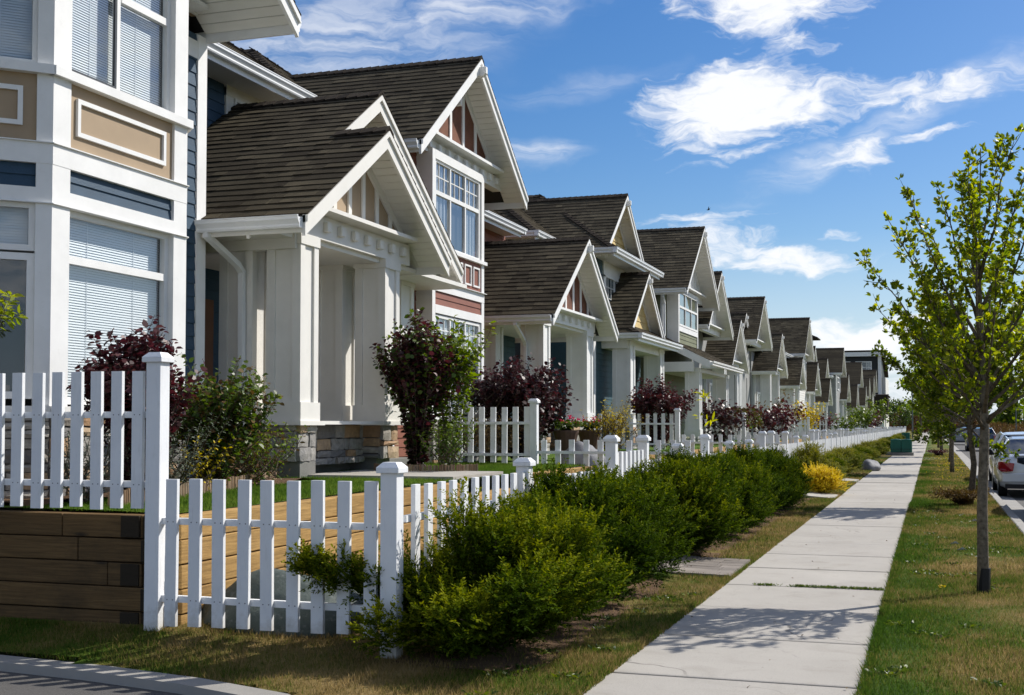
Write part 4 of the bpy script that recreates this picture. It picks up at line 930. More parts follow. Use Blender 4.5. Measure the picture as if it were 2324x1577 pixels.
def kerb_road():
    mb=MB(); y=0
    while y<300:
        L=3.05; mb.prism([(1.2,y+.004,-.1),(1.2,y+.004,.02),(1.215,y+.004,.032),(1.34,y+.004,.028),(1.36,y+.004,.01),(1.38,y+.004,-.12)],(0,L-.008,0),.5)
        mb.prism([(1.38,y+.004,-.2),(1.38,y+.004,-.112),(1.75,y+.004,-.122),(1.75,y+.004,-.2)],(0,L-.008,0),.5); y+=L
    mb.build('kerb','concrete',None,kind='structure')
    MB().poly([(1.74,-5,-.126),(9.4,-5,-.126),(9.4,290,-.126),(1.74,290,-.126)]).build('road','asphalt',None,kind='structure')
    MB().poly([(-20,290,-.12),(200,290,-.12),(200,305,-.12),(-20,305,-.12)]).build('road','asphalt',None,kind='structure')
    MB().box(9.4,9.6,0,290,-.2,.0,.5).build('kerb','concrete',None,kind='structure')
kerb_road()
def pavers(y0,y1,x0,x1,mat='paver',rows=None):
    mb=MB(); rn=random.Random(8); n=rows or int((y1-y0)/.20); w=(y1-y0)/n
    for i in range(n):
        x=x0-rn.random()*.2
        while x<x1:
            e=min(x+.42,x1); a=max(x,x0)+.004; b=e-.004; t=rn.random(); h=.022+rn.random()*.004; za_,zb_=zg(a,13)+h,zg(b,13)+h; mb.prism([(a,y0+i*w+.004,-.05),(b,y0+i*w+.004,-.05),(b,y0+i*w+.004,zb_),(a,y0+i*w+.004,za_)],(0,w-.008,0),t); x=e
    return mb.build('garden_path',mat,None,kind='structure')
pavers(12.72,14.3,-3.3,-1.96)
MB().prism([(-3.3,26.9,-.05),(-1.96,26.9,-.05),(-1.96,26.9,.03),(-3.3,26.9,zg(-3.3,27)+.03)],(0,1.4,0)).build('garden_path','sidewalk_concrete',None,kind='structure')
MB().prism([(-3.3,35,-.05),(-1.96,35,-.05),(-1.96,35,.03),(-3.3,35,zg(-3.3,36)+.03)],(0,1.4,0)).build('garden_path','sidewalk_concrete',None,kind='structure')
MB().box(-7.1,-5.16,13.25,15.0,.93,.965,.4).build('garden_path','sidewalk_concrete',None,kind='structure')
MB().prism([(-.39,57.5,.016),(1.2,59.3,.016),(1.2,61,.016),(-.39,63,.016)],(0,0,.012),.3).build('crossing_path','sidewalk_concrete',None,kind='structure')
# ------------------------------------------------------------------ timber retaining walls
def timber_wall(label,p0,p1,zb,zt,th,mat,seed,grp='timber retaining walls',courses=5,ends=True):
    rn=random.Random(seed); p0=Vector(p0);p1=Vector(p1); d=(p1-p0); L=d.length; d.normalize(); n=Vector((-d.y,d.x,0)); h=(zt-zb)/courses
    root=thing('retaining_wall',label,'retaining wall',(p0+p1)/2+Vector((0,0,zb)),grp)
    for c in range(courses):
        s=0; first=True
        while s<L-.01:
            w=rn.choice((2.44,1.6,2.0)) if not (first and c%2 and ends) else rn.choice((.16,.9)); first=False
            w=min(w,L-s)
            if L-s-w<.16: w=L-s
            if ends and s+w>=L-1e-4 and w>.4 and c%2==0: w=w-.16
            sag=(rn.random()-.5)*.004
            MB().obox(p0+d*(s+.004)+Vector((0,0,zb+h*c+.004))+n*((rn.random()-.5)*.02),d*(w-.008),n*th,Vector((0,0,h-.008+sag)),rn.random()*.45 if w>.2 else 1.5).build('timber',mat,root,bevel=.007)
            s+=w
        if mat=='timber_old':
            e=L-.17 if (courses-1-c)%2==0 else L-.0; MB().obox(p0+d*(e-.165)+Vector((0,0,zb+h*c+.008))-n*.014,d*.155,n*.05,Vector((0,0,h-.016)),1.6).build('timber_end',mat,root,bevel=.006)
    return root
timber_wall('dark stained timber wall of five courses under the leftmost picket fence',(-9.2,7.58,0),(-5.15,7.58,0),.06,.915,.13,'timber_old',1)
timber_wall('pale new timber wall behind the near picket fence, edging the raised lawn',(-5.0,7.6,0),(-5.0,13.2,0),.05,.915,.13,'timber_new',4,ends=False)
timber_wall('short timber cheek wall beside the first garden steps',(-5.05,15.05,0),(-4.35,15.05,0),.1,.95,.13,'timber_new',7,ends=False)
timber_wall('timber wall behind the picket fence between the first steps and the second lot',(-5.0,15.2,0),(-5.0,18.8,0),.05,.915,.13,'timber_new',6,ends=False)
timber_wall('long timber wall edging the lawns of the further lots',(-5.8,18.95,0),(-5.8,90,0),.05,.915,.13,'timber_new',9,ends=False)
def steps():
    r=thing('garden_steps','timber steps climbing to the first porch path','steps',(-4.8,14.1,.1))
    for i in range(4): MB().box(-5.12+.0,-4.2-.3*0+(-.25*i),13.3,15.0,.1,.25+.17*i).build('step','timber_new',r)
steps()
# ------------------------------------------------------------------ picket fences
def post(root,x,y,zb,zt,w=.115):
    p=MB().box(x-w/2,x+w/2,y-w/2,y+w/2,zb,zt-.07).build('post','white_fence',root,bevel=.004)
    c=w/2+.022; MB().box(x-c,x+c,y-c,y+c,zt-.07,zt-.035).build('post_cap','white_fence',p,bevel=.004)
    k=MB(); b=len(k.v); q=w/2-.012
    k.v+=[(x-c,y-c,zt-.035),(x+c,y-c,zt-.035),(x+c,y+c,zt-.035),(x-c,y+c,zt-.035),(x-q,y-q,zt),(x+q,y-q,zt),(x+q,y+q,zt),(x-q,y+q,zt)]
    k.f+=[(4,5,6,7),(0,1,5,4),(1,2,6,5),(2,3,7,6),(3,0,4,7),(3,2,1,0)]; k.t=[0]*6; k.build('post_cap_top','white_fence',p)
    return p
FENCES=[]
def fence(label,p0,p1,posts,zb,zt,rails,sp,n_side,parts=True,zfun=None,group='white picket fences',seed=0,w=.089,th=.032,ends=(0,0)):
    """pickets from p0 to p1 on the side n_side of the rails"""
    rn=random.Random(seed); p0=Vector(p0);p1=Vector(p1); d=p1-p0; L=d.length; d.normalize(); n=Vector(n_side)
    root=thing('picket_fence',label,'fence',Vector(((p0.x+p1.x)/2,(p0.y+p1.y)/2,zb)),group)
    for (x,y,a,b) in posts: post(root,x,y,a,b)
    for z in rails: MB().obox(p0+Vector((0,0,z-.018))-n*.04,d*L,n*.038,Vector((0,0,.045))).build('rail','white_fence',root)
    k=max(1,round((L-ends[0]-ends[1])/sp)); allp=MB()
    for i in range(k):
        s=ends[0]+(L-ends[0]-ends[1])*(i+.5)/k+(rn.random()-.5)*.008; base=p0+d*s
        if any(abs(base.x-x)<.1 and abs(base.y-y)<.1 for x,y,_,_ in posts): continue
        dz=zfun(base.x,base.y) if zfun else 0
        m=MB() if parts else allp
        lean=d*((rn.random()-.5)*.012)
        z0=zb+(rn.random()-.5)*.025; z1=zt+dz+(rn.random()-.5)*.008
        m.obox(base-d*w/2+Vector((0,0,z0))+n*.0,d*w,n*th,Vector((0,0,z1-z0))+lean,rn.random()*.5)
        if parts and p0.y<8:
            for z in rails:
                for q in (-.022,.022): m.obox(base+d*(q-.004)+Vector((0,0,z+.004-.004))+n*(th-.001),d*.008,n*.003,Vector((0,0,.008)),1.)
        if parts: m.build('picket','white_fence',root,bevel=.003)
    if not parts: allp.build('picket_row','white_fence',root)
    return root
fence('tall stretch of white picket fence on top of the dark timber wall at far left',(-7.6,7.5,0),(-5.2,7.5,0),[(-5.14,7.5,.07,2.06)],.96,1.93,(1.62,1.13),.172,(0,-1,0),seed=1)
fence('low white picket fence panel facing the camera in front of the boulder',(-5.09,7.48,0),(-3.39,7.48,0),[(-3.33,7.46,-.05,1.31)],.175,1.18,(.88,.345),.182,(0,-1,0),seed=2)
fence('white picket fence along the sidewalk between the near corner post and the first gate',(-3.33,7.7,0),(-3.33,13.27,0),[(-3.33,10.24,0,1.27),(-3.33,13.33,0,1.44)],.14,1.15,(.92,.34),.228,(1,0,0),seed=3,zfun=lambda x,y:0 if y<10.2 else -.065)
fence('first white picket garden gate between two taller posts',(-3.33,13.39,0),(-3.33,14.86,0),[(-3.33,14.92,0,1.43)],.12,1.25,(.98,.4),.20,(1,0,0),seed=4)
fence('white picket fence along the sidewalk just past the first gate',(-3.33,15.,0),(-3.33,19.2,0),[(-3.33,17.1,0,1.3),(-3.33,19.28,0,1.41)],.14,1.12,(.92,.34),.228,(1,0,0),seed=5)
fence('upper cross fence of white pickets beside the brown red house, ending at a tall post',(-7.5,18.8,0),(-5.98,18.8,0),[(-5.95,18.8,.3,1.97)],.95,1.84,(1.58,1.08),.20,(0,1,0),seed=6)
fence('lower cross fence of white pickets stepping down beside the brown red house',(-5.9,18.8,0),(-3.4,18.8,0),[],.3,1.32,(1.12,.5),.22,(0,1,0),seed=7)
fy=[30.4,41.8,53.2,64.6,76,88,100,113,126,140,155]; nm=['third','fourth','fifth','sixth','seventh','eighth','ninth','tenth','eleventh','twelfth','thirteenth']
for i,y in enumerate(fy):
    near=i<2
    fence('upper cross fence of white pickets at the near side of the %s lot'%nm[i],(-8.2,y,0),(-5.98,y,0),[(-5.93,y,.3,1.97)],.95,1.84,(1.58,1.08),.20,(0,1,0),seed=20+i,parts=near,group='upper cross fences')
    fence('lower cross fence of white pickets at the near side of the %s lot'%nm[i],(-5.9,y,0),(-3.4,y,0),[],.3,1.32,(1.12,.5),.22,(0,1,0),seed=40+i,parts=near,group='lower cross fences')
ys_=[19.28]+fy+[175]
for i in range(len(ys_)-1):
    a,b=ys_[i],ys_[i+1]; near=i<1
    mid=a+(b-a)*.62
    ps=[(-3.33,a+(b-a)*f,0,1.28) for f in (.22,.44)]+[(-3.33,mid,0,1.43),(-3.33,mid+1.5,0,1.43),(-3.33,b,0,1.41)]
    fence('white picket fence along the sidewalk in front of the %s lot'%(['second']+nm)[i],(-3.33,a+.06,0),(-3.33,b-.06,0),ps,.14,1.10,(.92,.34),.20,(1,0,0),seed=60+i,parts=near,group='sidewalk picket fences')
# ------------------------------------------------------------------ plants
def unit(v): return v/ (np.linalg.norm(v,axis=-1,keepdims=True)+1e-9)
def needles(P,D,tint,nper=18,L=.030,wd=.0068,stem=.11):
    """P sprig bases, D sprig directions; returns quads"""
    N=len(P); t=np.linspace(.1,1,nper); D=unit(D)
    bend=rng.normal(size=(N,3))*.25; base=P[:,None,:]+(D[:,None,:]*t[None,:,None]+bend[:,None,:]*(t[None,:,None]**2)*.4)*stem*(.7+.6*rng.random((N,1,1)))
    S=unit(np.cross(D,np.array([0,0,1.])+rng.normal(size=(N,3))*.3)); side=np.where(np.arange(nper)%2==0,1.,-1.)
    nd=unit(S[:,None,:]*side[None,:,None]+D[:,None,:]*.75+rng.normal(size=(N,nper,3))*.35)
    w=unit(np.cross(nd,rng.normal(size=(N,nper,3))+np.array([0,0,2.])))*wd
    l=L*(.7+.6*rng.random((N,nper,1)))
    q=np.stack([base-w*.5,base+nd*l*.5-w,base+nd*l,base+nd*l*.5+w],axis=2).reshape(-1,3)
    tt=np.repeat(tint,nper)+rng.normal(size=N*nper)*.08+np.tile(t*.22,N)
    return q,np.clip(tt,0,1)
def yew_mesh(name,seed,h=.95,r=.72,arms=26,nspr=1500,mat='leaf_yew',bias=0.,extra=()):
    global rng
    rng=np.random.default_rng(seed); rn=random.Random(seed); P=[];D=[];T=[]; st=MB()
    tips=[]
    for i in range(arms):
        an=2*math.pi*(i/arms)+rn.random()*.7; el=rn.uniform(.12,1.5); k=rn.uniform(.72,1.12)
        tips.append((math.cos(an)*math.cos(el)*r*k,math.sin(an)*math.cos(el)*r*k,.12+math.sin(el)*h*.9*k,rn.uniform(.10,.22)))
    tips+=list(extra); tot=sum(.4+math.hypot(a,b) for a,b,_,_ in tips)
    for (tx,ty,tz,cr) in tips:
        cr*=1.25
        c=Vector((tx,ty,tz)); p0=Vector((rn.uniform(-.06,.06),rn.uniform(-.06,.06),0)); mid=p0.lerp(c,.5)+Vector((0,0,.08)); 
        st.tube([p0,mid,c],[.014,.009,.004],5,rn.random())
        n=int(nspr*(.4+math.hypot(tx,ty))/tot); off=rn.uniform(-.12,.12)
        s=np.array([1-.8*(rn.random()**1.5) for _ in range(n)])[:,None]
        a0=np.array(p0);a1=np.array(mid);a2=np.array(c)
        ax=(1-s)**2*a0+2*s*(1-s)*a1+s*s*a2; jit=unit(rng.normal(size=(n,3)))*(rng.random((n,1))**.6)*cr*(.55+.45*np.minimum(1,s*1.1)); jit[:,2]*=.8
        pts=ax+jit; dr=unit(a2-a0)*.7+unit(jit)*.7+np.array([0,0,.45])+rng.normal(size=(n,3))*.3
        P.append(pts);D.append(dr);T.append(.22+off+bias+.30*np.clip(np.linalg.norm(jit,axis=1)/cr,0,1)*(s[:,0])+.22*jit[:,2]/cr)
    P=np.concatenate(P);D=np.concatenate(D);T=np.concatenate(T); ok=P[:,2]>.03; P,D,T=P[ok],D[ok],T[ok]
    q,t=needles(P,D,T); return q,t,st
def make_shrub(label,cat,loc,q,t,st,mat,name,group=None,scale=1,stemmat='bark'):
    root=thing(name,label,cat,(0,0,0),group); quads_mesh('foliage',mat,root,q,t,(0,0,0)); st.build('stem',stemmat,root)
    root.location=loc; root.scale=(scale,)*3; return root
YG='yew shrubs along the sidewalk fence'
def hedges():
    ex=[(-.55,-.5,.52,.12),(-.85,-.62,.58,.10),(-1.05,-.7,.60,.08),(-.5,-.75,.22,.14),(.1,-.9,.35,.15),(.45,-.75,.5,.17),(-.2,-.2,.95,.15),(.55,.3,.75,.16)]
    q,t,s=yew_mesh('a',101,.80,.60,30,9500,bias=.16,extra=ex+[(.5,-.35,.55,.2),(.35,.1,.75,.2),(.7,.0,.5,.18)])
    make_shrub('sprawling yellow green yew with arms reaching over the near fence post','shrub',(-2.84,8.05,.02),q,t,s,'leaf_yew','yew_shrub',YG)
    V=[]
    for k in range(4):
        q,t,s=yew_mesh('v%d'%k,110+k,0.88,.57,34,8500,bias=(.02,-.09,-.05,-.02)[k])
        V.append((q,t,s))
    spots=[(9.15,0,1.0,'dark yew shrub right behind the sprawling one, leaning on the fence'),(10.25,1,1.05,'dense dark yew shrub third in the row'),(11.35,2,1.05,'low spreading yew just before the first garden path'),
           (12.4,3,1.05,'yew shrub touching the near edge of the paver path'),(14.45,0,1.12,'yew shrub at the far edge of the paver path, in front of the gate'),
           (15.7,1,1.1,'second yew past the paver path'),(17.1,2,1.08,'third yew past the paver path'),(18.2,3,1.08,'fourth yew past the paver path'),(19.3,0,1.05,'fifth yew past the paver path'),
           (20.4,1,1.08,'sixth yew past the paver path'),(21.5,2,1.05,'seventh yew past the paver path'),(22.7,3,1.05,'eighth yew past the paver path'),(23.9,0,1.0,'ninth yew past the paver path'),(25.1,1,.98,'tenth yew past the paver path'),(26.2,2,.86,'last dark yew before the golden shrub')]
    first={}; rn=random.Random(2)
    for (y,k,sc,lab) in spots:
        if k not in first:
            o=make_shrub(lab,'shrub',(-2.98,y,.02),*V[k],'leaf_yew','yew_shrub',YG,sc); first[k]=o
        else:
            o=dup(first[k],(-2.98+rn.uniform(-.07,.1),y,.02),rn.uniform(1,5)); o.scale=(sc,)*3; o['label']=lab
    # golden ones
    q,t,s=yew_mesh('g',140,.52,.5,20,3200,bias=.3)
    g=make_shrub('low golden yellow shrub at the second garden path beside the sidewalk','shrub',(-2.35,28.6,.02),q,t,s,'leaf_yellow','golden_shrub','golden shrubs by the sidewalk fence'); g.scale=(1.1,1.1,.85)
    q,t,s=yew_mesh('g2',141,.95,.68,26,4200,bias=.16)
    gg=make_shrub('yellow green juniper past the golden shrub, against the sidewalk fence','shrub',(-2.85,31.5,.02),q,t,s,'leaf_yew_gold','juniper_shrub','junipers along the sidewalk fence')
    fd=first[0]; y=33.0; i=0
    labs=['dark','yellow green']
    while y<150:
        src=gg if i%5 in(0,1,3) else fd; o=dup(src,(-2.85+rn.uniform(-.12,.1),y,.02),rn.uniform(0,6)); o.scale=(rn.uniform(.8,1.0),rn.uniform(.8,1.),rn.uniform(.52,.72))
        o['label']='%s clipped shrub number %d in the far hedge along the sidewalk fence'%('yellow green' if src is gg else 'dark green',i+1); o['group']='far hedge shrubs along the sidewalk fence'; o['category']='shrub'
        if src is fd: o.name='yew_shrub'
        y+=1.5 if y<70 else 2.6; i+=1
hedges()
def leafy(name,label,cat,loc,stems,leaf,mat,group=None,step=.03,droop=.2,wr=.75,tb=.3,stemmat='twig',sr=.007,seed=1,whorl=0,fill=0,fillr=.3,extra_mat=None,extra_frac=0):
    """stems: list of polylines of local points; leaves set along their outer part"""
    global rng
    rng=np.random.default_rng(seed); rn=random.Random(seed); st=MB(); P=[];D=[];T=[]
    for pts,lo in stems:
        pts=[Vector(p) for p in pts]; st.tube(pts,[sr*(1-.8*i/(len(pts)-1)) for i in range(len(pts))],5,rn.random())
        L=sum((b-a).length for a,b in zip(pts,pts[1:])); s=lo*L; of=rn.uniform(-.12,.12)
        while s<L:
            r=s; 
            for a,b in zip(pts,pts[1:]):
                l=(b-a).length
                if r<=l: break
                r-=l
            p=a+(b-a)*(r/l); ax=(b-a).normalized(); an=s*90+rn.random(); o=ax.orthogonal().normalized(); o=o*math.cos(an)+ax.cross(o)*math.sin(an)
            d=(o+ax*rn.uniform(.2,.9)+Vector((0,0,-droop))); pp=p+o*.008
            if fill: pp=pp+Vector([rn.gauss(0,1) for _ in range(3)]).normalized()*rn.random()*fillr*(.3+.7*s/L)
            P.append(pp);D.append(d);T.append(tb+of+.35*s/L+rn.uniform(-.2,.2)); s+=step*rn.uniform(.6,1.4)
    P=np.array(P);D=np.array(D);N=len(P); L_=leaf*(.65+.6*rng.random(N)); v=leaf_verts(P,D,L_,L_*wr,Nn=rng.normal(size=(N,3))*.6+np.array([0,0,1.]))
    T=np.clip(np.array(T),0,1); root=thing(name,label,cat,(0,0,0),group)
    if extra_mat:
        sel=rng.random(N)<extra_frac; vv=v.reshape(N,6,3)
        quads_mesh('foliage',mat,root,vv[~sel].reshape(-1,3),T[~sel],(0,0,0),6); quads_mesh('turning_leaves',extra_mat,root,vv[sel].reshape(-1,3),T[sel],(0,0,0),6)
    else: quads_mesh('foliage',mat,root,v,T,(0,0,0),6)
    st.build('stem',stemmat,root); root.location=loc; return root
def bush_stems(n,h,r,seed,lo=.3,sub=3,spread=.35,curl=.1):
    rn=random.Random(seed); out=[]
    for i in range(n):
        an=2*math.pi*i/n*1.618*2+rn.random(); k=math.sqrt((i+.5)/n); hh=h*rn.uniform(.72,1.05)*(1-.30*k*k); x=math.cos(an)*r*k;y=math.sin(an)*r*k
        p=[(x*.12,y*.12,0),(x*.45,y*.45,hh*.4),(x*.8,y*.8,hh*.75),(x,y,hh)]; out.append((p,lo))
        for j in range(sub):
            f=rn.uniform(.35,.8); q=Vector(p[1]).lerp(Vector(p[3]),f); a2=rn.random()*6.28; l=rn.uniform(.2,.45)*spread/.35
            out.append(([q,q+Vector((math.cos(a2)*l*.5,math.sin(a2)*l*.5,l*.45)),q+Vector((math.cos(a2)*l*.85,math.sin(a2)*l*.85,l*1.1))],.15))
    return out
PG='purple leaved smoke bushes'
def garden():
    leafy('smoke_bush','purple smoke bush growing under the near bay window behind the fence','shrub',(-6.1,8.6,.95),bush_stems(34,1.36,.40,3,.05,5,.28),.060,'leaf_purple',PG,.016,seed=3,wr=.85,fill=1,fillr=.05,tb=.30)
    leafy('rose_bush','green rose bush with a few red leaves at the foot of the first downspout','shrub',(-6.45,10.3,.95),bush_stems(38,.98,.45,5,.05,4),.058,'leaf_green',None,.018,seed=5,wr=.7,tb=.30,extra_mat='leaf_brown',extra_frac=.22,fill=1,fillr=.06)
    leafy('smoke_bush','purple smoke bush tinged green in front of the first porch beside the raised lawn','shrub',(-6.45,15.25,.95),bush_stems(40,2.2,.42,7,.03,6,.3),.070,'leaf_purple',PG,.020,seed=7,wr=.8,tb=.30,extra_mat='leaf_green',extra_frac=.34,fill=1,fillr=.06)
    leafy('magnolia_shrub','yellow green leaved shrub rising behind the purple bush at the first porch','shrub',(-6.2,15.75,.95),bush_stems(20,2.35,.42,9,.15,4),.095,'leaf_lime',None,.03,seed=9,wr=.42,tb=-.05,fill=1,fillr=.05)
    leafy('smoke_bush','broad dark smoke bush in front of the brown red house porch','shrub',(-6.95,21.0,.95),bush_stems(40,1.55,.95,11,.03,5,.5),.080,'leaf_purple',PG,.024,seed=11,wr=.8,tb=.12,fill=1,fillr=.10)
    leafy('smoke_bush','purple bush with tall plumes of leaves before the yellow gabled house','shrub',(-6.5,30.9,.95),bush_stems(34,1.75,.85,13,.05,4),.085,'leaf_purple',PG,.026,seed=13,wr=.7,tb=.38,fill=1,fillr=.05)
    # left edge branch
    leafy('young_tree','yellow green rhododendron like branch poking in at the far left edge','shrub',(-7.08,7.9,.95),[([(0,0,0),(.05,0,.7),(.15,0,1.35),(.28,0,1.5)],.86),([(.05,0,.7),(.2,-.05,1.25),(.36,-.02,1.62)],.78),([(.05,0,.8),(.12,.1,1.4),(.25,.05,1.65)],.8),([(.1,0,1.1),(.25,.0,1.4),(.42,.02,1.46)],.7)],.085,'leaf_lime',None,.009,seed=15,wr=.34,tb=.25)
    # standard laburnum like yellow plants, baskets, shrubs beside further porches
    def at_px(px,X): return sight(px,900,X=X)
    y=at_px(1598,-6.2).y
    leafy('young_tree','slim young tree with bright lime tufts in front of the green house entry','tree',(-6.2,y,.95),[([(0,0,0),(0,0,1.1),(0,.1,1.55)],.85),([(0,0,.6),(-.1,-.15,.95)],.6),([(0,0,.9),(-.05,.3,1.6)],.7),([(0,0,1.1),(.1,-.3,1.5)],.6),([(0,0,.4),(.05,.8,.75)],.8)],.26,'leaf_lime',None,.035,seed=17,wr=.25,tb=.75,fill=1,fillr=.12)
    y=at_px(1628,-6.6).y
    leafy('smoke_bush','dark purple bush beside the lime tufted young tree','shrub',(-6.6,y,.95),bush_stems(20,1.25,1.1,19,.1,3,.5),.12,'leaf_purple',PG,.06,seed=19,wr=.8,tb=.15,fill=1,fillr=.14)
    for i,(px,lab) in enumerate(((1668,'round hanging basket of brown green flowers, nearer of the pair on the white entry'),(1695,'round hanging basket of brown green flowers, further of the pair on the white entry'))):
        y=at_px(px,-6.5).y; g=rng.normal; 
        st=[([(0,0,.0),(.1*math.cos(a),.1*math.sin(a),.3),(.45*math.cos(a),.45*math.sin(a),.15),(.5*math.cos(a),.5*math.sin(a),-.35)],.1) for a in [k*.45 for k in range(14)]]
        o=leafy('hanging_basket',lab,'hanging basket',(-6.5,y,1.85),st,.10,'leaf_brown','hanging flower baskets',.02,seed=21+i,wr=.5,fill=1,fillr=.13,extra_mat='leaf_green',extra_frac=.35)
        MB().lathe((-6.5,y,1.75),[(.08,-.15),(.2,0),(.22,.1)],10).build('basket','terracotta',o)
        MB().tube([(-6.5,y,2.2),(-6.5,y,3.3)],.012,5).build('chain','black_trim',o)
        kk=o.children[-1]
    y=at_px(1745,-6.4).y
    leafy('smoke_bush','rounded wine red bush past the hanging baskets','shrub',(-6.4,y,.95),bush_stems(22,1.1,1.3,23,.1,3,.6),.15,'leaf_purple',PG,.06,seed=23,wr=.7,tb=.45,fill=1,fillr=.1)
    y=at_px(1768,-6.6).y
    leafy('shrub','rusty brown shrub leaning by the tall white column of the seventh house','shrub',(-6.6,y,.95),bush_stems(12,1.9,.9,25,.5,2,.5),.16,'leaf_brown',None,.07,seed=25,wr=.5,tb=.4,fill=1,fillr=.2)
    for i,(px,h,r,mat,X,nm,lab) in enumerate(((1834,1.6,.8,'leaf_yellow',-6.2,'golden_tree','golden leaved small tree far along the lawns'),(1862,.7,.9,'leaf_purple',-6.3,'smoke_bush','small red bush behind the far fence'),(1905,.6,1.4,'leaf_green',-6.0,'shrub','pale lime shrub behind the far fence'),
          (1945,1.7,.9,'leaf_green',-6.1,'ball_tree','ball crowned little tree, nearer of two far down the row'),(1958,1.4,1.0,'leaf_green',-6.1,'ball_tree','ball crowned little tree, further of two far down the row'),(1986,3.0,2.4,'leaf_green',-6.4,'small_tree','green small tree before the last porch'),(1962,.8,2.4,'leaf_purple',-6.6,'smoke_bush','low plum coloured bush far down the row'))):
        y=at_px(px,X).y; k=y/60
        leafy(nm,lab,'tree' if 'tree' in nm else 'shrub',(X,y,.95),bush_stems(14,h,r*.8,30+i,.35,3,.5*k),.13*k,mat,None,.06*k,seed=30+i,wr=.6,tb=.45,fill=1,fillr=.12*k)
    # pots with geraniums, golden bush on the second lawn
    for i,(px,lab) in enumerate(((1285,'pot of pink geraniums, left of the pair before the brown red porch'),(1338,'pot of pink geraniums, right of the pair before the brown red porch'))):
        p=sight(px,1010,X=-6.25); y=p.y
        st=[([(0,0,0),(.12*math.cos(a),.12*math.sin(a),.15),(.27*math.cos(a),.27*math.sin(a),.16)],.1) for a in [k*.5 for k in range(13)]]
        o=leafy('flower_pot',lab,'flower pot',(-6.25,y,1.42),st,.06,'leaf_green','pots of pink geraniums',.012,seed=50+i,wr=.9,fill=1,fillr=.08)
        MB().lathe((-6.25,y,1.42),[(.12,-.45),(.2,-.1),(.23,.0),(.23,.04)],14).build('pot','terracotta',o)
        N=90; c=np.array([(-.12,.1,.22),(.12,-.12,.26),(.0,.12,.17),(.2,.05,.2)])[np.arange(N)%4]+rng.normal(size=(N,3))*.028; d=rng.normal(size=(N,3)); v=leaf_verts(c,d,np.full(N,.035),np.full(N,.03)); quads_mesh('flowers','flower_pink',o,v,rng.random(N),(0,0,0),6)
    y=sight(1388,960,X=-5.6).y
    leafy('golden_shrub','feathery golden shrub on the lawn before the yellow gabled house','shrub',(-5.6,y,.95),bush_stems(20,.85,.42,61,.1,3),.05,'leaf_yellow',None,.02,seed=61,wr=.3,tb=.3,fill=1,fillr=.08,extra_mat='leaf_brown',extra_frac=.35)
    leafy('red_shrub','low red brown shrub on the lawn behind the upper cross fence','shrub',(-7.1,19.9,.95),bush_stems(20,.5,.6,63,.1,3),.05,'leaf_brown',None,.02,seed=63,wr=.5,tb=.4,fill=1,fillr=.08)
    # beds in front of the nearest house
    leafy('lavender_plant','grey green feathery plant behind the tall near fence post','plant',(-6.25,9.2,.95),bush_stems(40,.36,.30,65,.1,1),.035,'leaf_grey',None,.012,seed=65,wr=.25,fill=1,fillr=.03)
    leafy('lavender_plant','grey green plant between the left pickets under the bay','plant',(-6.3,8.2,.95),bush_stems(30,.33,.26,66,.1,1),.035,'leaf_grey',None,.012,seed=66,wr=.25,fill=1,fillr=.03)
    leafy('yellow_ground_plant','small yellow leaved plant beside the log edging','plant',(-6.4,9.9,.95),bush_stems(14,.14,.18,67,.1,1),.035,'leaf_yellow',None,.015,seed=67,wr=.5)
    leafy('bedding_plant','straggly dark bedding plant before the stone porch base','plant',(-7.15,12.0,.95),bush_stems(16,.25,.5,68,.1,3),.06,'leaf_dark',None,.03,seed=68,wr=.4)
    leafy('bedding_plant','brownish bedding plant by the log edging below the rose bush','plant',(-6.65,11.2,.95),bush_stems(26,.2,.5,69,.1,2),.05,'leaf_brown',None,.025,seed=69,wr=.4,extra_mat='leaf_green',extra_frac=.5)
    leafy('bedding_plant','bright green plant at the foot of the purple porch bush','plant',(-5.95,15.0,.95),bush_stems(12,.35,.25,70,.1,3),.05,'leaf_green',None,.022,seed=70,wr=.5,tb=.3)
garden()
def log_edge(label,pts,seed):
    rn=random.Random(seed); root=thing('log_edging',label,'garden edging',(pts[0][0],pts[0][1],.92),'log roll garden edgings'); mb=MB()
    for a,b in zip(pts,pts[1:]):
        a=Vector((*a,.9));b=Vector((*b,.9)); n=int((b-a).length/.034)
        for i in range(n):
            p=a.lerp(b,i/n); h=.14+rn.random()*.015; mb.tube([p,p+Vector((rn.uniform(-.006,.006),rn.uniform(-.006,.006),h))],.016,6,rn.random())
    mb.build('log_row','log_edge',root,kind='stuff')
log_edge('curved log roll edging around the bed under the near bay',[(-5.9,8.0),(-6.1,9.0),(-6.3,10.0),(-6.55,11.2),(-6.95,12.4)],1)
log_edge('curved log roll edging around the purple bush at the first porch',[(-6.9,14.9),(-6.5,14.72),(-6.1,14.7),(-5.75,14.9),(-5.6,15.3)],2)
def boulder(label,loc,s,seed,mat,cat='boulder',name='boulder',flat=.6):
    import mathutils.noise as mn
    import bmesh
    bm=bmesh.new(); bmesh.ops.create_icosphere(bm,subdivisions=4,radius=1)
    for v in bm.verts:
        p=v.co.copy(); d=1+.22*mn.noise(p*1.1+Vector((seed,0,0)))+.05*mn.noise(p*4+Vector((seed,3,0)))
        for k in range(5):
            n=Vector((math.sin(seed+k*2.1),math.cos(seed*1.3+k*1.7),math.sin(k*1.1+seed*.7)+.3)).normalized(); q=p.dot(n)
            if q>.78: d*=.78/q*.5+.5
        v.co=p*d; v.co.x*=s[0];v.co.y*=s[1];v.co.z*=s[2]
    me=bpy.data.meshes.new(name); bm.to_mesh(me); bm.free(); me.polygons.foreach_set('use_smooth',[True]*len(me.polygons)); o=link(name,me,mat,None); o.location=loc; tag(o,label,cat); return o
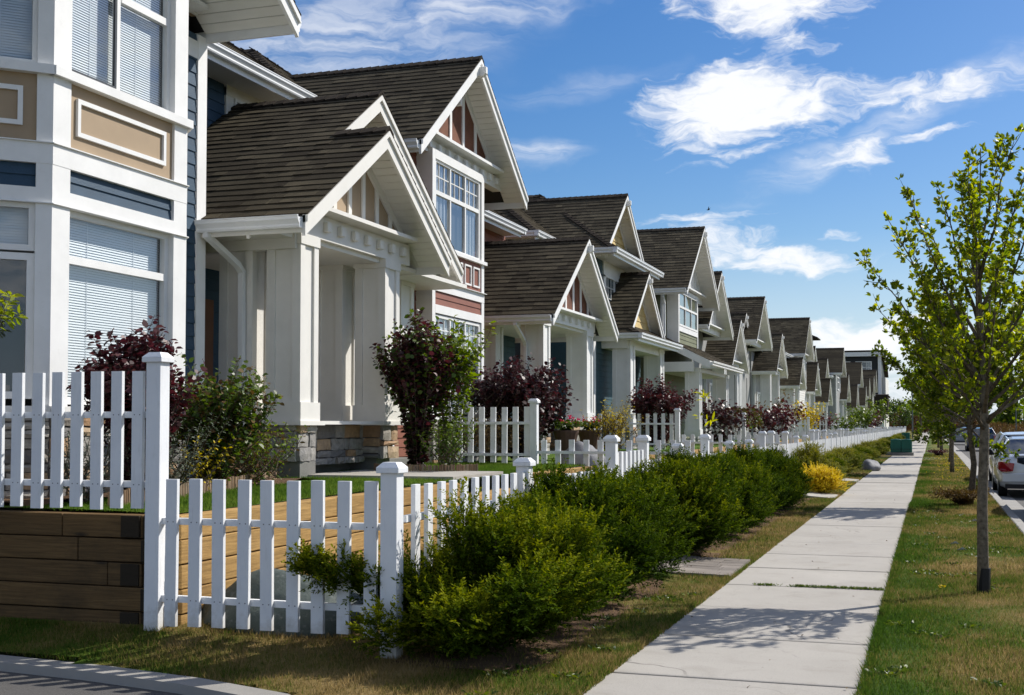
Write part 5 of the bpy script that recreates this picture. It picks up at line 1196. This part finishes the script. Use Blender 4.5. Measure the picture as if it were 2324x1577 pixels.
def rock_mat(name,c0,c1):
    m,t,p,o=new_mat(name); tc=t.n('ShaderNodeTexCoord').outputs['Object']; n=t.noise(tc,2.5,6,.65); v=t.noise(tc,22,5,.7)
    c=t.mix(t.ramp(n,[(.35,0.),(.65,1.)]),c0,c1); c=t.mix(t.ramp(v,[(.55,0.),(.75,.5)]),c,(.25,.26,.25)); t.l(c,p.inputs['Base Color']); p.inputs['Roughness'].default_value=.75
    b=t.n('ShaderNodeBump'); b.inputs['Strength'].default_value=.6; b.inputs['Distance'].default_value=.03; t.l(t.noise(tc,7,6,.6),b.inputs['Height']); t.l(b.outputs[0],p.inputs['Normal'])
rock_mat('rock_green',(.03,.045,.04),(.065,.085,.078)); rock_mat('rock_grey',(.11,.11,.12),(.2,.2,.21))
boulder('large greenish grey boulder behind the near low picket fence',(-4.42,7.98,.16),(.62,.42,.36),1.3,'rock_green')
boulder('grey boulder on the lawn seen between the cross fence pickets',(-5.5,19.9,.75),(.42,.4,.52),4.3,'rock_grey')
boulder('small grey rock at the hedge foot near the green utility box',(-2.05,44.5,.1),(.35,.5,.3),2.3,'rock_grey')
# ------------------------------------------------------------------ street trees
def tree_mesh(seed,h,main,leafmat,label,loc,nleaf=14,leaf=.062,trunk=.055,group='street trees on the verge',bend=0,first=1.5,dense=1.0,droopy=(),radius=1.25):
    global rng
    rng=np.random.default_rng(seed); rn=random.Random(seed); tr=MB(); tw=MB(); P=[];D=[];T=[]
    lead=[Vector((0,0,-.05)),Vector((bend*.6,0,.35)),Vector((bend,0,.8)),Vector((.03,0,first)),Vector((.02,.02,first+.7)),Vector((.0,0,h*.75)),Vector((.03,0,h))]
    rad=[trunk*1.25,trunk*1.02,trunk*.95,trunk*.85,trunk*.5,trunk*.22,trunk*.08]
    tr.tube(lead,rad,10,rn.random())
    def on_lead(z):
        for a,b in zip(lead,lead[1:]):
            if a.z<=z<=b.z: return a.lerp(b,(z-a.z)/(b.z-a.z))
        return lead[-1]
    br=list(main)
    def leaves_on(a,b,n):
        ax=(b-a).normalized()
        for i in range(n):
            p=a.lerp(b,rn.random()); o=Vector([rn.gauss(0,1) for _ in range(3)]).normalized()
            for k in range(rn.choice((2,3,4,5))):
                o2=(o+Vector([rn.gauss(0,1) for _ in range(3)])*.6).normalized()
                P.append(p+o*.03); D.append(o2+ax*.5+Vector((0,0,.1))); T.append(rn.uniform(.1,.9))
    for (z,tip) in br:
        s=on_lead(z); e=Vector(tip); L=(e-s).length; mid=s.lerp(e,.45)+Vector((0,0,-.07*L))
        pts=[s,s.lerp(mid,.5)+Vector((rn.uniform(-.02,.02),rn.uniform(-.02,.02),0)),mid,mid.lerp(e,.5)+Vector((rn.uniform(-.04,.04),rn.uniform(-.04,.04),.03)),e]
        r0=trunk*.42*min(1,L/1.6+.2); tr.tube(pts,[r0,r0*.75,r0*.5,r0*.3,.003],6,rn.random())
        n2=int(L*9*dense)
        for k in range(n2):
            f=rn.uniform(.22,1); i=min(3,int(f*4)); q=pts[i].lerp(pts[i+1],f*4-i); ax=(e-s).normalized()
            o=Vector([rn.gauss(0,1) for _ in range(3)]); d=(ax*.75+o*.42+Vector((0,0,.35))).normalized(); l=rn.uniform(.12,.36)*(1.25-f*.6)
            q2=q+d*l; tw.tube([q,q.lerp(q2,.5)+Vector((0,0,-.01)),q2],[.005,.004,.002],4,rn.random()); leaves_on(q.lerp(q2,.25),q2,int(nleaf*l*1.6)+1)
        leaves_on(pts[2],pts[4],int(L*nleaf*.5)); leaves_on(pts[3],e,int(L*nleaf*.25))
    leaves_on(lead[5],lead[6],int(nleaf*.9)); leaves_on(lead[4],lead[5],int(nleaf*.6))
    root=thing('street_tree',label,'tree',(0,0,0),group)
    P=np.array(P);D=np.array(D);N=len(P); L_=leaf*(.6+.7*rng.random(N)); v=leaf_verts(P,D,L_,L_*.52)
    quads_mesh('crown',leafmat,root,v,np.clip(np.array(T),0,1),(0,0,0),6); b0=len(tr.v); tr.v+=tw.v; tr.f+=[tuple(i+b0 for i in f) for f in tw.f]; tr.t+=[0.]*len(tw.f); tr.build('trunk','bark',root,smooth=True); root.location=loc
    return root
def rand_main(seed,n,z0,z1,r,h):
    rn=random.Random(seed); out=[]
    for i in range(n):
        z=z0+(z1-z0)*(i/n); an=i*2.4+rn.random()*.6; k=1-.45*(z-z0)/(z1-z0); R_=r*k*rn.uniform(.75,1.1); out.append((z,(math.cos(an)*R_,math.sin(an)*R_,min(h,z+R_*rn.uniform(.75,1.5)))))
    return out
def main_tree():
    bx,by=.43,12.3; m=[]
    for (x,y,z,dy) in ((1960,588,1.75,-.1),(1990,700,1.62,.25),(2008,485,1.95,.0),(2058,428,2.15,-.25),(2065,560,1.85,.3),(2128,418,2.4,.15),(2175,400,2.7,-.2),(2200,360,3.0,.1),(2090,640,1.9,-.4),(2110,520,2.3,.45),(2050,740,1.7,-.35),(2120,800,1.55,.2)):
        p=sight(x,y,Y=by+dy); m.append((z,(p.x-bx,dy,p.z)))
    m+=[(1.7,(1.0,.1,2.9)),(1.8,(.9,-.4,3.3)),(2.0,(.8,.4,3.6)),(2.3,(.6,-.1,3.9)),(2.6,(.45,.3,4.0)),(1.65,(.1,-1.0,2.9)),(1.9,(.2,.95,3.2)),(2.2,(-.1,-.75,3.6)),(2.5,(.0,.6,3.9)),(2.9,(.3,-.3,4.1)),(1.6,(.95,.3,2.4)),(1.55,(.7,-.6,2.5)),(1.8,(.5,.8,3.0)),(3.2,(.2,.2,4.1)),(1.5,(-.35,-.9,2.4)),(1.75,(-.6,.8,2.9))]
    tree_mesh(5,4.12,m,'leaf_lime','tall open crowned street tree with lime green leaves in the near verge',(bx,by,.0),nleaf=18,leaf=.056,trunk=.050,dense=1.1)
main_tree()
def other_trees():
    a=tree_mesh(8,3.9,rand_main(8,42,1.45,3.1,1.7,4.0)+[(1.5,(-.95,-.4,1.25)),(1.55,(-.9,0,1.5)),(1.5,(.7,-.5,1.0))],'leaf_dark','street tree with a crooked trunk rising from a dry tuft, second along the verge',(.66,25.7,0),nleaf=20,leaf=.078,trunk=.06,bend=.10,dense=1.2)
    b=tree_mesh(9,4.1,rand_main(9,42,1.4,3.3,1.75,4.2),'leaf_dark','third street tree along the verge, its trunk straight and grey',(.60,42.6,0),nleaf=19,leaf=.088,trunk=.065,dense=1.1)
    lab=['fourth','fifth','sixth','seventh','eighth','ninth','tenth','eleventh','twelfth']
    for i,(y,x,s) in enumerate(((54.6,.68,1.0),(66,.45,1.0),(78,.5,1.05),(90,.4,1.05),(103,.45,1.1),(118,.4,1.1),(135,.4,1.15),(155,.4,1.2),(180,.4,1.25))):
        o=dup((a,b)[i%2],(x,y,0),1.1+i*1.7,scale=s); o['label']='%s street tree in the line along the verge'%lab[i]
other_trees()
# ------------------------------------------------------------------ cars
def car(label,loc,pm,rz=0,kind='sedan',L=4.5,Wd=1.76,Hh=1.42,plate=True,group='cars parked along the kerb'):
    root=thing('parked_car',label,'car',(0,0,0),group); hw=Wd/2; z0=.2
    if kind=='sedan': st=[(0,.78,.30,.78),(.06,.90,.24,.93),(.35,.97,.2,.99),(.95,1.,.2,.98),(1.6,1.,.19,.95),(2.6,1.,.19,.92),(3.2,.99,.2,.90),(3.9,.96,.2,.80),(4.3,.88,.22,.70),(4.48,.74,.3,.58)]; cab=[(.55,.98,.80),(1.15,Hh-.05,.70),(1.7,Hh,.72),(2.3,Hh-.02,.72),(3.3,.93,.82)]
    else: st=[(0,.80,.32,1.0),(.05,.92,.26,1.08),(.3,.98,.22,1.10),(1.,1.,.21,1.08),(2.6,1.,.2,1.04),(3.2,.99,.22,1.02),(3.9,.96,.22,.94),(4.3,.88,.25,.82),(4.48,.74,.34,.66)]; cab=[(.12,1.09,.80),(.42,Hh-.06,.70),(1.2,Hh,.72),(2.2,Hh-.04,.72),(3.1,1.03,.82)]
    k=L/4.5; rows=[]
    mb=MB(); prof=lambda w,a,b:[(w*.80,a),(w*.97,a+.06),(w,a+.22),(w*1.0,a+(b-a)*.55),(w*.975,b-.10),(w*.90,b-.02),(w*.6,b+.015),(0,b+.03)]
    for (y,w,a,b) in st:
        p=prof(hw*w,a,b); r=[(-x,y*k,z) for x,z in p]+[(x,y*k,z) for x,z in p[-2::-1]]; rows.append(r)
    n=len(rows[0])
    for r in rows: mb.v+=r
    for i in range(len(rows)-1):
        for j in range(n-1): mb.f.append((i*n+j,i*n+j+1,(i+1)*n+j+1,(i+1)*n+j)); mb.t.append(0)
    mb.f.append(tuple(range(n))[::-1]); mb.f.append(tuple((len(rows)-1)*n+j for j in range(n))); mb.t+=[0,0]
    for i in range(len(rows)-1): mb.f.append((i*n,(i+1)*n,(i+1)*n+n-1,i*n+n-1)); mb.t.append(0)
    b=mb.build('body',pm,root,smooth=True)
    # glasshouse
    g=MB(); ring=[]
    base=[(cab[0][0],cab[0][1]),(cab[-1][0],cab[-1][1])]
    bel=lambda y:np.interp(y,[s[0] for s in st],[s[3] for s in st])
    ys=[c[0]*k for c in cab]; tops=[c[1] for c in cab]
    for i,c in enumerate(cab):
        y=c[0]*k; wl=hw*.93; wt=hw*c[2]; zb=bel(c[0])-.03; zt=max(c[1],zb+.01)
        g.v+=[(-wl,y,zb),(-wt,y,zt),(wt,y,zt),(wl,y,zb)]
    m=len(cab)
    for i in range(m-1):
        a=i*4; c_=a+4
        g.f+=[(a,a+1,c_+1,c_),(a+3,c_+3,c_+2,a+2)]; g.t+=[0,0]
    g.f+=[(0,4+0,4+1,1)] if False else []; g.f+=[(1,2,6,5)]; g.t+=[0]; j=(m-2)*4; g.f+=[(j+1,j+2,j+6,j+5)]; g.t+=[0]
    g.build('window_glass','car_glass',root)
    rf=MB(); 
    for i in range(1,m-2):
        a=cab[i];c_=cab[i+1]; wa=hw*a[2]+.012; wb=hw*c_[2]+.012
        rf.prism([(-wa,a[0]*k,a[1]-.02),(-wa*.8,a[0]*k,a[1]+.018),(0,a[0]*k,a[1]+.035),(wa*.8,a[0]*k,a[1]+.018),(wa,a[0]*k,a[1]-.02)],(0,(c_[0]-a[0])*k,c_[1]-a[1]))
    rf.build('roof',pm,root,smooth=False)
    pl=MB()
    def bar(p,q,w=.05): 
        pl.tube([p,q],w/2,6)
    for s in (-1,1):
        wl=hw*.93
        seq=[(s*wl,cab[0][0]*k,bel(cab[0][0])-.02)]+[(s*(hw*c[2]+.005),c[0]*k,c[1]) for c in cab[1:-1]]+[(s*wl,cab[-1][0]*k,bel(cab[-1][0])-.02)]
        for p,q in zip(seq,seq[1:]): bar(p,q,.07)
        ym=2.05*k; bar((s*wl,ym,bel(2.05)-.02),(s*(hw*.72+.005),ym-.05,Hh-.02),.06)
    pl.build('pillar',pm,root)
    # black block added inside the cabin so that windows look dark
    MB().box(-hw*.7,hw*.7,1.0*k,2.9*k,.5,bel(1.5)+.05).build('dark_cabin_block','black_trim',root)
    for y in (.85*k,3.62*k):
        for s in (-1,1):
            x=s*(hw-.11); t=MB(); t.tube([(x-.10*s,y,.31),(x+.09*s,y,.31)],.31,20); w=t.build('wheel','tyre',root)
            MB().tube([(x+.09*s,y,.31),(x+.10*s,y,.31)],.19,14).build('rim','rim',w)
    for s in (-1,1):
        l=MB(); 
        if kind=='sedan': l.prism([(s*hw*.62,-.09,.80),(s*hw*.94,-.07,.84),(s*hw*1.01,.16,.82),(s*hw*1.01,.16,.66),(s*hw*.94,-.07,.60),(s*hw*.66,-.09,.62)],(0,.09,0))
        else: l.prism([(s*hw*.80,-.02,1.0),(s*hw*.93,.05,1.02),(s*hw*.95,.1,.70),(s*hw*.80,-.03,.68)],(0,.05,0))
        l.build('tail_light','light_red',root,bevel=.01)
        m_=MB(); m_.prism([(s*(hw*.93),3.02*k,.93),(s*(hw+.06),3.0*k,.92),(s*(hw+.19),2.98*k,.96),(s*(hw+.19),2.98*k,1.06),(s*(hw+.03),3.0*k,1.07)],(0,.09,0)); m_.build('mirror',pm if pm!='car_silver' else 'black_trim',root,bevel=.015)
        h=MB(); h.box(s*hw*.55,s*hw*.9,L-.12,L-.05,.55,.68); h.build('headlight','rim',root)
    MB().box(-hw*.85,hw*.85,-.035,.12,.22,.32).box(-hw*.5,hw*.5,-.02,.0,.50,.53).build('bumper','black_trim',root)
    MB().box(-hw*.93,hw*.93,-.03,.10,.36,.58).build('bumper_skin',pm,root,bevel=.03)
    if plate: MB().box(-.155,.155,-.045,-.03,.62 if kind=='sedan' else .74,.77 if kind=='sedan' else .89).build('licence_plate','plate',root)
    if kind=='sedan': MB().box(-hw*.62,hw*.62,.02,.2,.955,.985).build('boot_lip',pm,root,bevel=.008)
    root.location=loc; root.rotation_euler=(0,0,rz); return root
car('silver sedan parked at the kerb, red left tail light towards us',(2.33,30.9,-.125),'car_silver',Hh=1.38)
car('white hatchback parked directly ahead of the silver sedan',(2.47,36.6,-.125),'car_white',kind='hatch',Hh=1.46)
car('black car parked nearest, only its front corner showing at the right edge',(2.60,22.65,-.125),'car_black')
car('dark blue people carrier with a pale plate parked far up the road',(3.0,85.5,-.125),'car_blue',kind='hatch',Hh=1.5,Wd=1.85)
car('pale blue car behind the tree trunks beyond the dark people carrier',(2.4,112,-.125),'car_grey',kind='hatch',Hh=1.5)
car('dark car across the road at the right edge',(8.4,100,-.125),'car_black',rz=R(180))
car('small silver car parked at the far end of the road',(2.2,160,-.125),'car_silver',kind='hatch')
# ------------------------------------------------------------------ utility box, poles, litter
def boxes():
    for i,(x0,x1,y,h,lab) in enumerate(((-2.03,-.98,67,.84,'green metal utility box on a concrete pad beside the sidewalk'),(-2.6,-1.9,118,.9,'second dark green utility box further along the hedge'))):
        r=thing('utility_box',lab,'utility box',((x0+x1)/2,y+.5,0)); xm=(x0+x1)/2
        for a,b,nm_ in ((x0,xm-.006,'door'),(xm+.006,x1,'door')):
            MB().prism([(a,y,.16),(b,y,.16),(b,y,h-.03),((a+b)/2,y,h),(a,y,h-.03)],(0,1.0,0)).build(nm_,'plastic_green',r,bevel=.02)
        MB().box(x0+.02,x1-.02,y-.02,y+.98,.32,.335).build('seam','black_trim',r)
        MB().box(x0-.25,x1+.08,y-.25,y+1.2,-.02,.155).build('concrete_pad','foundation',r,bevel=.02)
boxes()
def pole(x,y,h,lab,r=.06):
    o=thing('street_lamp',lab,'street lamp',(x,y,0),'far street lamps'); MB().tube([(x,y,0),(x,y,h)],[r*1.4,r],8).build('pole','pole_grey',o); MB().tube([(x,y,h-.1),(x+.8,y,h+.25),(x+1.3,y,h+.25)],[.04,.04,.08],6).build('lamp_head','pole_grey',o)
pole(-2.1,150,6.5,'grey street lamp pole at the far end of the hedge'); pole(10.4,175,7.5,'grey street lamp pole across the road')
pole(10.5,95,7.5,'grey street lamp pole across the road by the right edge')
def bird():
    mb=MB(); c=sight(1607,476,Y=120); x,y,z=c; r=thing('bird','tiny dark bird flying above the roofs of the row','bird',c)
    mb.prism([(x-.18,y,z),(x,y-.02,z+.04),(x+.2,y,z+.02),(x,y,z-.04)],(0,.08,0)); mb.build('body','black_trim',r)
    MB().poly([(x-.05,y,z),(x+.1,y,z),(x+.15,y-.4,z+.3)]).poly([(x-.05,y+.1,z),(x+.1,y+.1,z),(x+.15,y+.5,z+.3)]).build('wing','black_trim',r)
bird()
def litter():
    r=random.Random(4)
    for i,(px,py,lab) in enumerate(((2210,1183,'crumpled white paper scrap beside the dry tuft'),(2181,1249,'small white scrap on the dry verge grass'),(2165,1235,'tiny pale scrap nearer the sidewalk on the verge'))):
        p=sight(px,py,Z=.03); mb=MB()
        for k in range(4): a=r.random()*3; mb.poly([(p.x-.06,p.y,.03),(p.x+.02,p.y-.03,.045+.01*k),(p.x+.07,p.y+.02,.035),(p.x,p.y+.05,.055)])
        tag(mb.build('litter','litter',None),lab,'litter')
litter()
def mulch_tuft():
    for i,(x,y,rr,mat,lab) in enumerate(((.5,25.5,.52,'leaf_brown','dry brown tuft of growth round the crooked tree trunk'),(.25,66,.5,'leaf_purple','small red leaved bush on the far verge'))):
        st=[([(0,0,0),(.4*rr*math.cos(a),.4*rr*math.sin(a),.22),(rr*math.cos(a),rr*math.sin(a),.24)],.05) for a in [k*.24 for k in range(26)]]
        leafy('ground_tuft',lab,'plant',(x,y,.01),st,.06,mat,None,.006,seed=90+i,wr=.3,fill=1,fillr=.14,tb=.35,droop=-.3)
mulch_tuft()
def guard():
    r=thing('trunk_guard','dark plastic guard round the foot of the near street tree','tree guard',(.43,12.3,0)); mb=MB(); mb.tube([(.43,12.3,0),(.44,12.3,.24)],[.062,.058],12); mb.build('sleeve','black_trim',r)
guard()
# ------------------------------------------------------------------ grass
def blades(name,mat,regions,zf,seed,hh=.035,kind='stuff'):
    g=np.random.default_rng(seed); Vs=[];Ts=[]
    for (x0,x1,y0,y1,dens,h,wd) in regions:
        n=int((x1-x0)*(y1-y0)*dens); x=g.uniform(x0,x1,n); y=g.uniform(y0,y1,n); z=np.array([zf(a,b) for a,b in zip(x,y)]); ok=~np.isnan(z); x,y,z=x[ok],y[ok],z[ok]; n=len(x)
        a=g.uniform(0,6.28,n); l=h*(.5+g.random(n)); w=wd*(.6+.8*g.random(n)); tilt=g.normal(size=(n,2))*.45
        dx=np.cos(a)*w;dy=np.sin(a)*w; P=np.stack([x,y,z],1); 
        A=P+np.stack([-dx,-dy,np.zeros(n)-.004],1); B=P+np.stack([dx,dy,np.zeros(n)-.004],1); C=P+np.stack([tilt[:,0]*l,tilt[:,1]*l,l],1)
        Vs.append(np.stack([A,B,C],1).reshape(-1,3)); Ts.append(g.random(n))
    V=np.concatenate(Vs);T=np.concatenate(Ts); o=quads_mesh(name,mat,None,V,T,(0,0,0),3); tag(o,kind=kind); return o
nan=float('nan')
def zl(x,y):
    if not in_lawn(x,y): return nan
    if -3.25<x<-2.4 and y>7.4 and rng.random()<.75: return nan
    if x>-1.94: return .004
    if 12.7<y<14.32 and x>-3.3: return nan
    if x<-5.0 and y>7.5: return nan
    if 26.9<y<28.3 or 35<y<36.4: return nan
    return zg(x,y)
o=blades('lawn_grass','blade_dry',[(-1.985,-1.915,4,30,9000,.038,.0032),(-6.5,-1.93,4,9,5200,.034,.0028),(-5,-1.93,9,14,3600,.036,.0034),(-3.3,-1.93,14,32,1600,.04,.005),(-3.3,-1.93,32,60,500,.045,.009)],zl,1); tag(o,'short dry and green lawn grass between fence and sidewalk','grass')
o=blades('verge_grass','blade_dry',[(-.43,-.36,4,26,9000,.038,.0032),(-.41,1.2,4,14,5200,.034,.0028),(-.41,1.2,14,30,2400,.036,.0045),(-.41,1.2,30,70,700,.045,.009)],lambda x,y:.01,2); tag(o,'patchy dry and green grass on the verge between sidewalk and kerb','grass')
def zu(x,y):
    if x<-6.45 and y<12.7: return nan
    if 13.2<y<15.05: return nan
    return .925
o=blades('upper_lawn_grass','blade_lush',[(-7.8,-5.1,7.7,18.8,2600,.03,.004)],zu,3); tag(o,'green lawn grass on the raised terrace before the nearest house','grass')
def joint_weeds():
    g=random.Random(6); P=[];D=[];T=[]
    for (x,w) in ((-1.55,.12),(-1.22,.14),(-.98,.3),(-.72,.2),(-.5,.08),(-.62,.1)):
        for k in range(int(w*900)): P.append((x+g.gauss(0,w*.4),12.30+g.gauss(0,.02),.0)); D.append((g.gauss(0,1),g.gauss(0,.6),.8)); T.append(g.random())
    P=np.array(P);D=np.array(D);n=len(P); v=leaf_verts(P,D,np.full(n,.03),np.full(n,.007)); o=quads_mesh('joint_weeds','leaf_green',None,v,T:=np.array(T),(0,0,0),6); tag(o,'little weeds growing in the sidewalk joint','weeds',None,'stuff')
joint_weeds()
def weeds():
    g=random.Random(16); P=[];D=[];T=[]
    for i in range(90):
        if i<55: x,y=g.uniform(-.3,1.1),g.uniform(6,24)
        else: x,y=g.uniform(-3.2,-2.0),g.uniform(6,12)
        if 12.5<y<14.5 and x<-1.9: continue
        for k in range(26):
            a=g.random()*6.28; P.append((x+g.gauss(0,.05),y+g.gauss(0,.05),.02)); D.append((math.cos(a),math.sin(a),.45)); T.append(g.random())
    P=np.array(P);D=np.array(D);n=len(P); v=leaf_verts(P,D,np.full(n,.05),np.full(n,.02)); o=quads_mesh('clover_weeds','leaf_green',None,v,np.array(T),(0,0,0),6); tag(o,'broad leaved weed rosettes in the dry grass','weeds',None,'stuff')
    P=[(min(1.15,max(-.2,g.gauss(.7,.35))),g.gauss(54,9),.05) for _ in range(330)]+[tuple(sight(x,y,Z=.05)) for x,y in ((2131,1331),(2143,1333),(2137,1330))]
    P=np.array(P); n=len(P); P=np.repeat(P,4,0); v=leaf_verts(P,np.random.default_rng(3).normal(size=(n*4,3))+np.array([0,0,.3]),np.full(n*4,.028),np.full(n*4,.02)); o=quads_mesh('dandelions','flower_yellow',None,v,np.random.default_rng(4).random(n*4),(0,0,0),6); tag(o,'yellow dandelion flowers scattered on the verge','flowers',None,'stuff')
weeds()
def fallen_leaves():
    g=np.random.default_rng(61); n=150; x=np.concatenate([g.uniform(-1.9,1.15,n),g.uniform(-3.1,-1.95,140)]); y=np.concatenate([g.uniform(6.5,30,n),g.uniform(6,20,140)]); z=np.where(x<-1.95,.05,np.where(x>-.39,.04,.012)); P=np.stack([x,y,z],1); N=len(P)
    D=g.normal(size=(N,3))*np.array([1,1,.15]); L=g.uniform(.014,.034,N); v=leaf_verts(P,D,L,L*.6,np.tile(np.array([0,0,1.]),(N,1))+g.normal(size=(N,3))*.2); o=quads_mesh('fallen_leaves','leaf_brown',None,v,g.random(N),(0,0,0),6); tag(o,'small dry leaves and bits scattered over sidewalk and grass','leaf litter',None,'stuff')
fallen_leaves()
# ------------------------------------------------------------------ far background
def far_tree(label,x,y,h,r,seed,mat,kind='tree',n=1500,group='trees beyond the end of the street',cone=False,leaf=None,trunkh=.25):
    g=np.random.default_rng(seed); rn=random.Random(seed); root=thing('broadleaf_tree' if not cone else 'evergreen_tree',label,kind,(x,y,0),group)
    tr=MB(); tr.tube([(x,y,0),(x+.1,y,h*.5),(x,y,h*.92)],[h*.022,h*.015,h*.004],7,.4)
    C=[];Rr=[]
    for i in range(24 if not cone else 34):
        if cone: z=h*(trunkh*.6+(.95-trunkh*.6)*i/34); q=r*(1-z/h)**.8+.1; a=rn.random()*6.28; C.append((x+math.cos(a)*q*.5,y+math.sin(a)*q*.5,z)); Rr.append(q*.55)
        else: a=rn.random()*6.28; q=r*math.sqrt(rn.random())*.75; z=h*rn.uniform(trunkh+.1,.93); q*=math.sin(math.pi*min(.95,max(.15,(z/h-trunkh*.5))))**.5; C.append((x+math.cos(a)*q,y+math.sin(a)*q,z)); Rr.append(r*rn.uniform(.22,.38))
        tr.tube([(x,y,min(h*.9,C[-1][2]*.75)),C[-1]],[h*.006,h*.002],4,.4)
    k=g.integers(0,len(C),n); c=np.array(C)[k]; rr=np.array(Rr)[k][:,None]; d=unit(g.normal(size=(n,3))); P=c+d*rr*(g.random((n,1))**.35)*np.array([1,1,.75]); L=(leaf or h*.045)*(.5+g.random(n))
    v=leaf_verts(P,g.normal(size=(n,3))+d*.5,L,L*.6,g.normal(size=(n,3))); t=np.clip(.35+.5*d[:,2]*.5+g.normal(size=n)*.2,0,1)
    quads_mesh('crown',mat,root,v,t,tuple(root.location),6); tr.build('trunk','bark',root); return root
far_tree('round green tree just behind the last white porch',-5.0,215,6.2,3.0,71,'leaf_green'); 
far_tree('grey green bushy tree rising beside the end of the row',-1.6,190,9.8,4.0,72,'leaf_dark')
far_tree('bare topped dark tree at the end of the sidewalk',2.0,240,9,5,73,'leaf_dark'); far_tree('dark broad tree closing the view over the far sidewalk',-.5,260,8,5,74,'leaf_dark')
for i,(x,y,h) in enumerate(((22,260,17),(30,270,22),(37,255,15),(16,300,14),(44,280,20),(26,310,16))): far_tree('%s dark fir beyond the road'%['small pointed','tallest','broad','narrow','rightmost','furthest'][i],x,y,h,h*.24,80+i,'leaf_dark',cone=True,n=2200,group='firs beyond the road',leaf=.8)
for i,(x,y) in enumerate(((-9,262),(-5.5,258),(-12,266),(-2,268),(3,275),(7,280))): far_tree('%s russet bush at the end of the street'%['leftmost but one','middle','leftmost','right of middle','rightmost but one','rightmost'][i],x,y,4.2,3.4,95+i,'leaf_brown',kind='shrub',group='russet bushes at the street end',trunkh=.0,leaf=.35)
def brush():
    g=np.random.default_rng(44); n=9000; x=np.concatenate([g.uniform(-30,90,n),g.uniform(9.8,14,n)]); y=np.concatenate([g.uniform(306,335,n),g.uniform(60,290,n)]); P=np.stack([x,y,g.random(2*n)**2*1.2*(y/200)],1)
    v=leaf_verts(P,g.normal(size=(2*n,3))+np.array([0,0,1.2]),g.uniform(.4,1.0,2*n)*y/260,g.uniform(.1,.25,2*n)*y/260); o=quads_mesh('dry_brush','leaf_brown',None,v,g.random(2*n),(0,0,0),6); tag(o,'dry brown brush beyond the road','brush',None,'stuff')
    n=7000; x=g.uniform(-60,160,n); y=g.uniform(340,380,n); P=np.stack([x,y,g.random(n)*7*(.5+.5*np.sin(x*.21)**2)],1); v=leaf_verts(P,g.normal(size=(n,3)),g.uniform(1.5,3,n),g.uniform(1,2,n)); o=quads_mesh('far_wood','leaf_dark',None,v,g.random(n)*.6,(0,0,0),6); tag(o,'dark far off wood on the horizon','wood',None,'stuff')
brush()
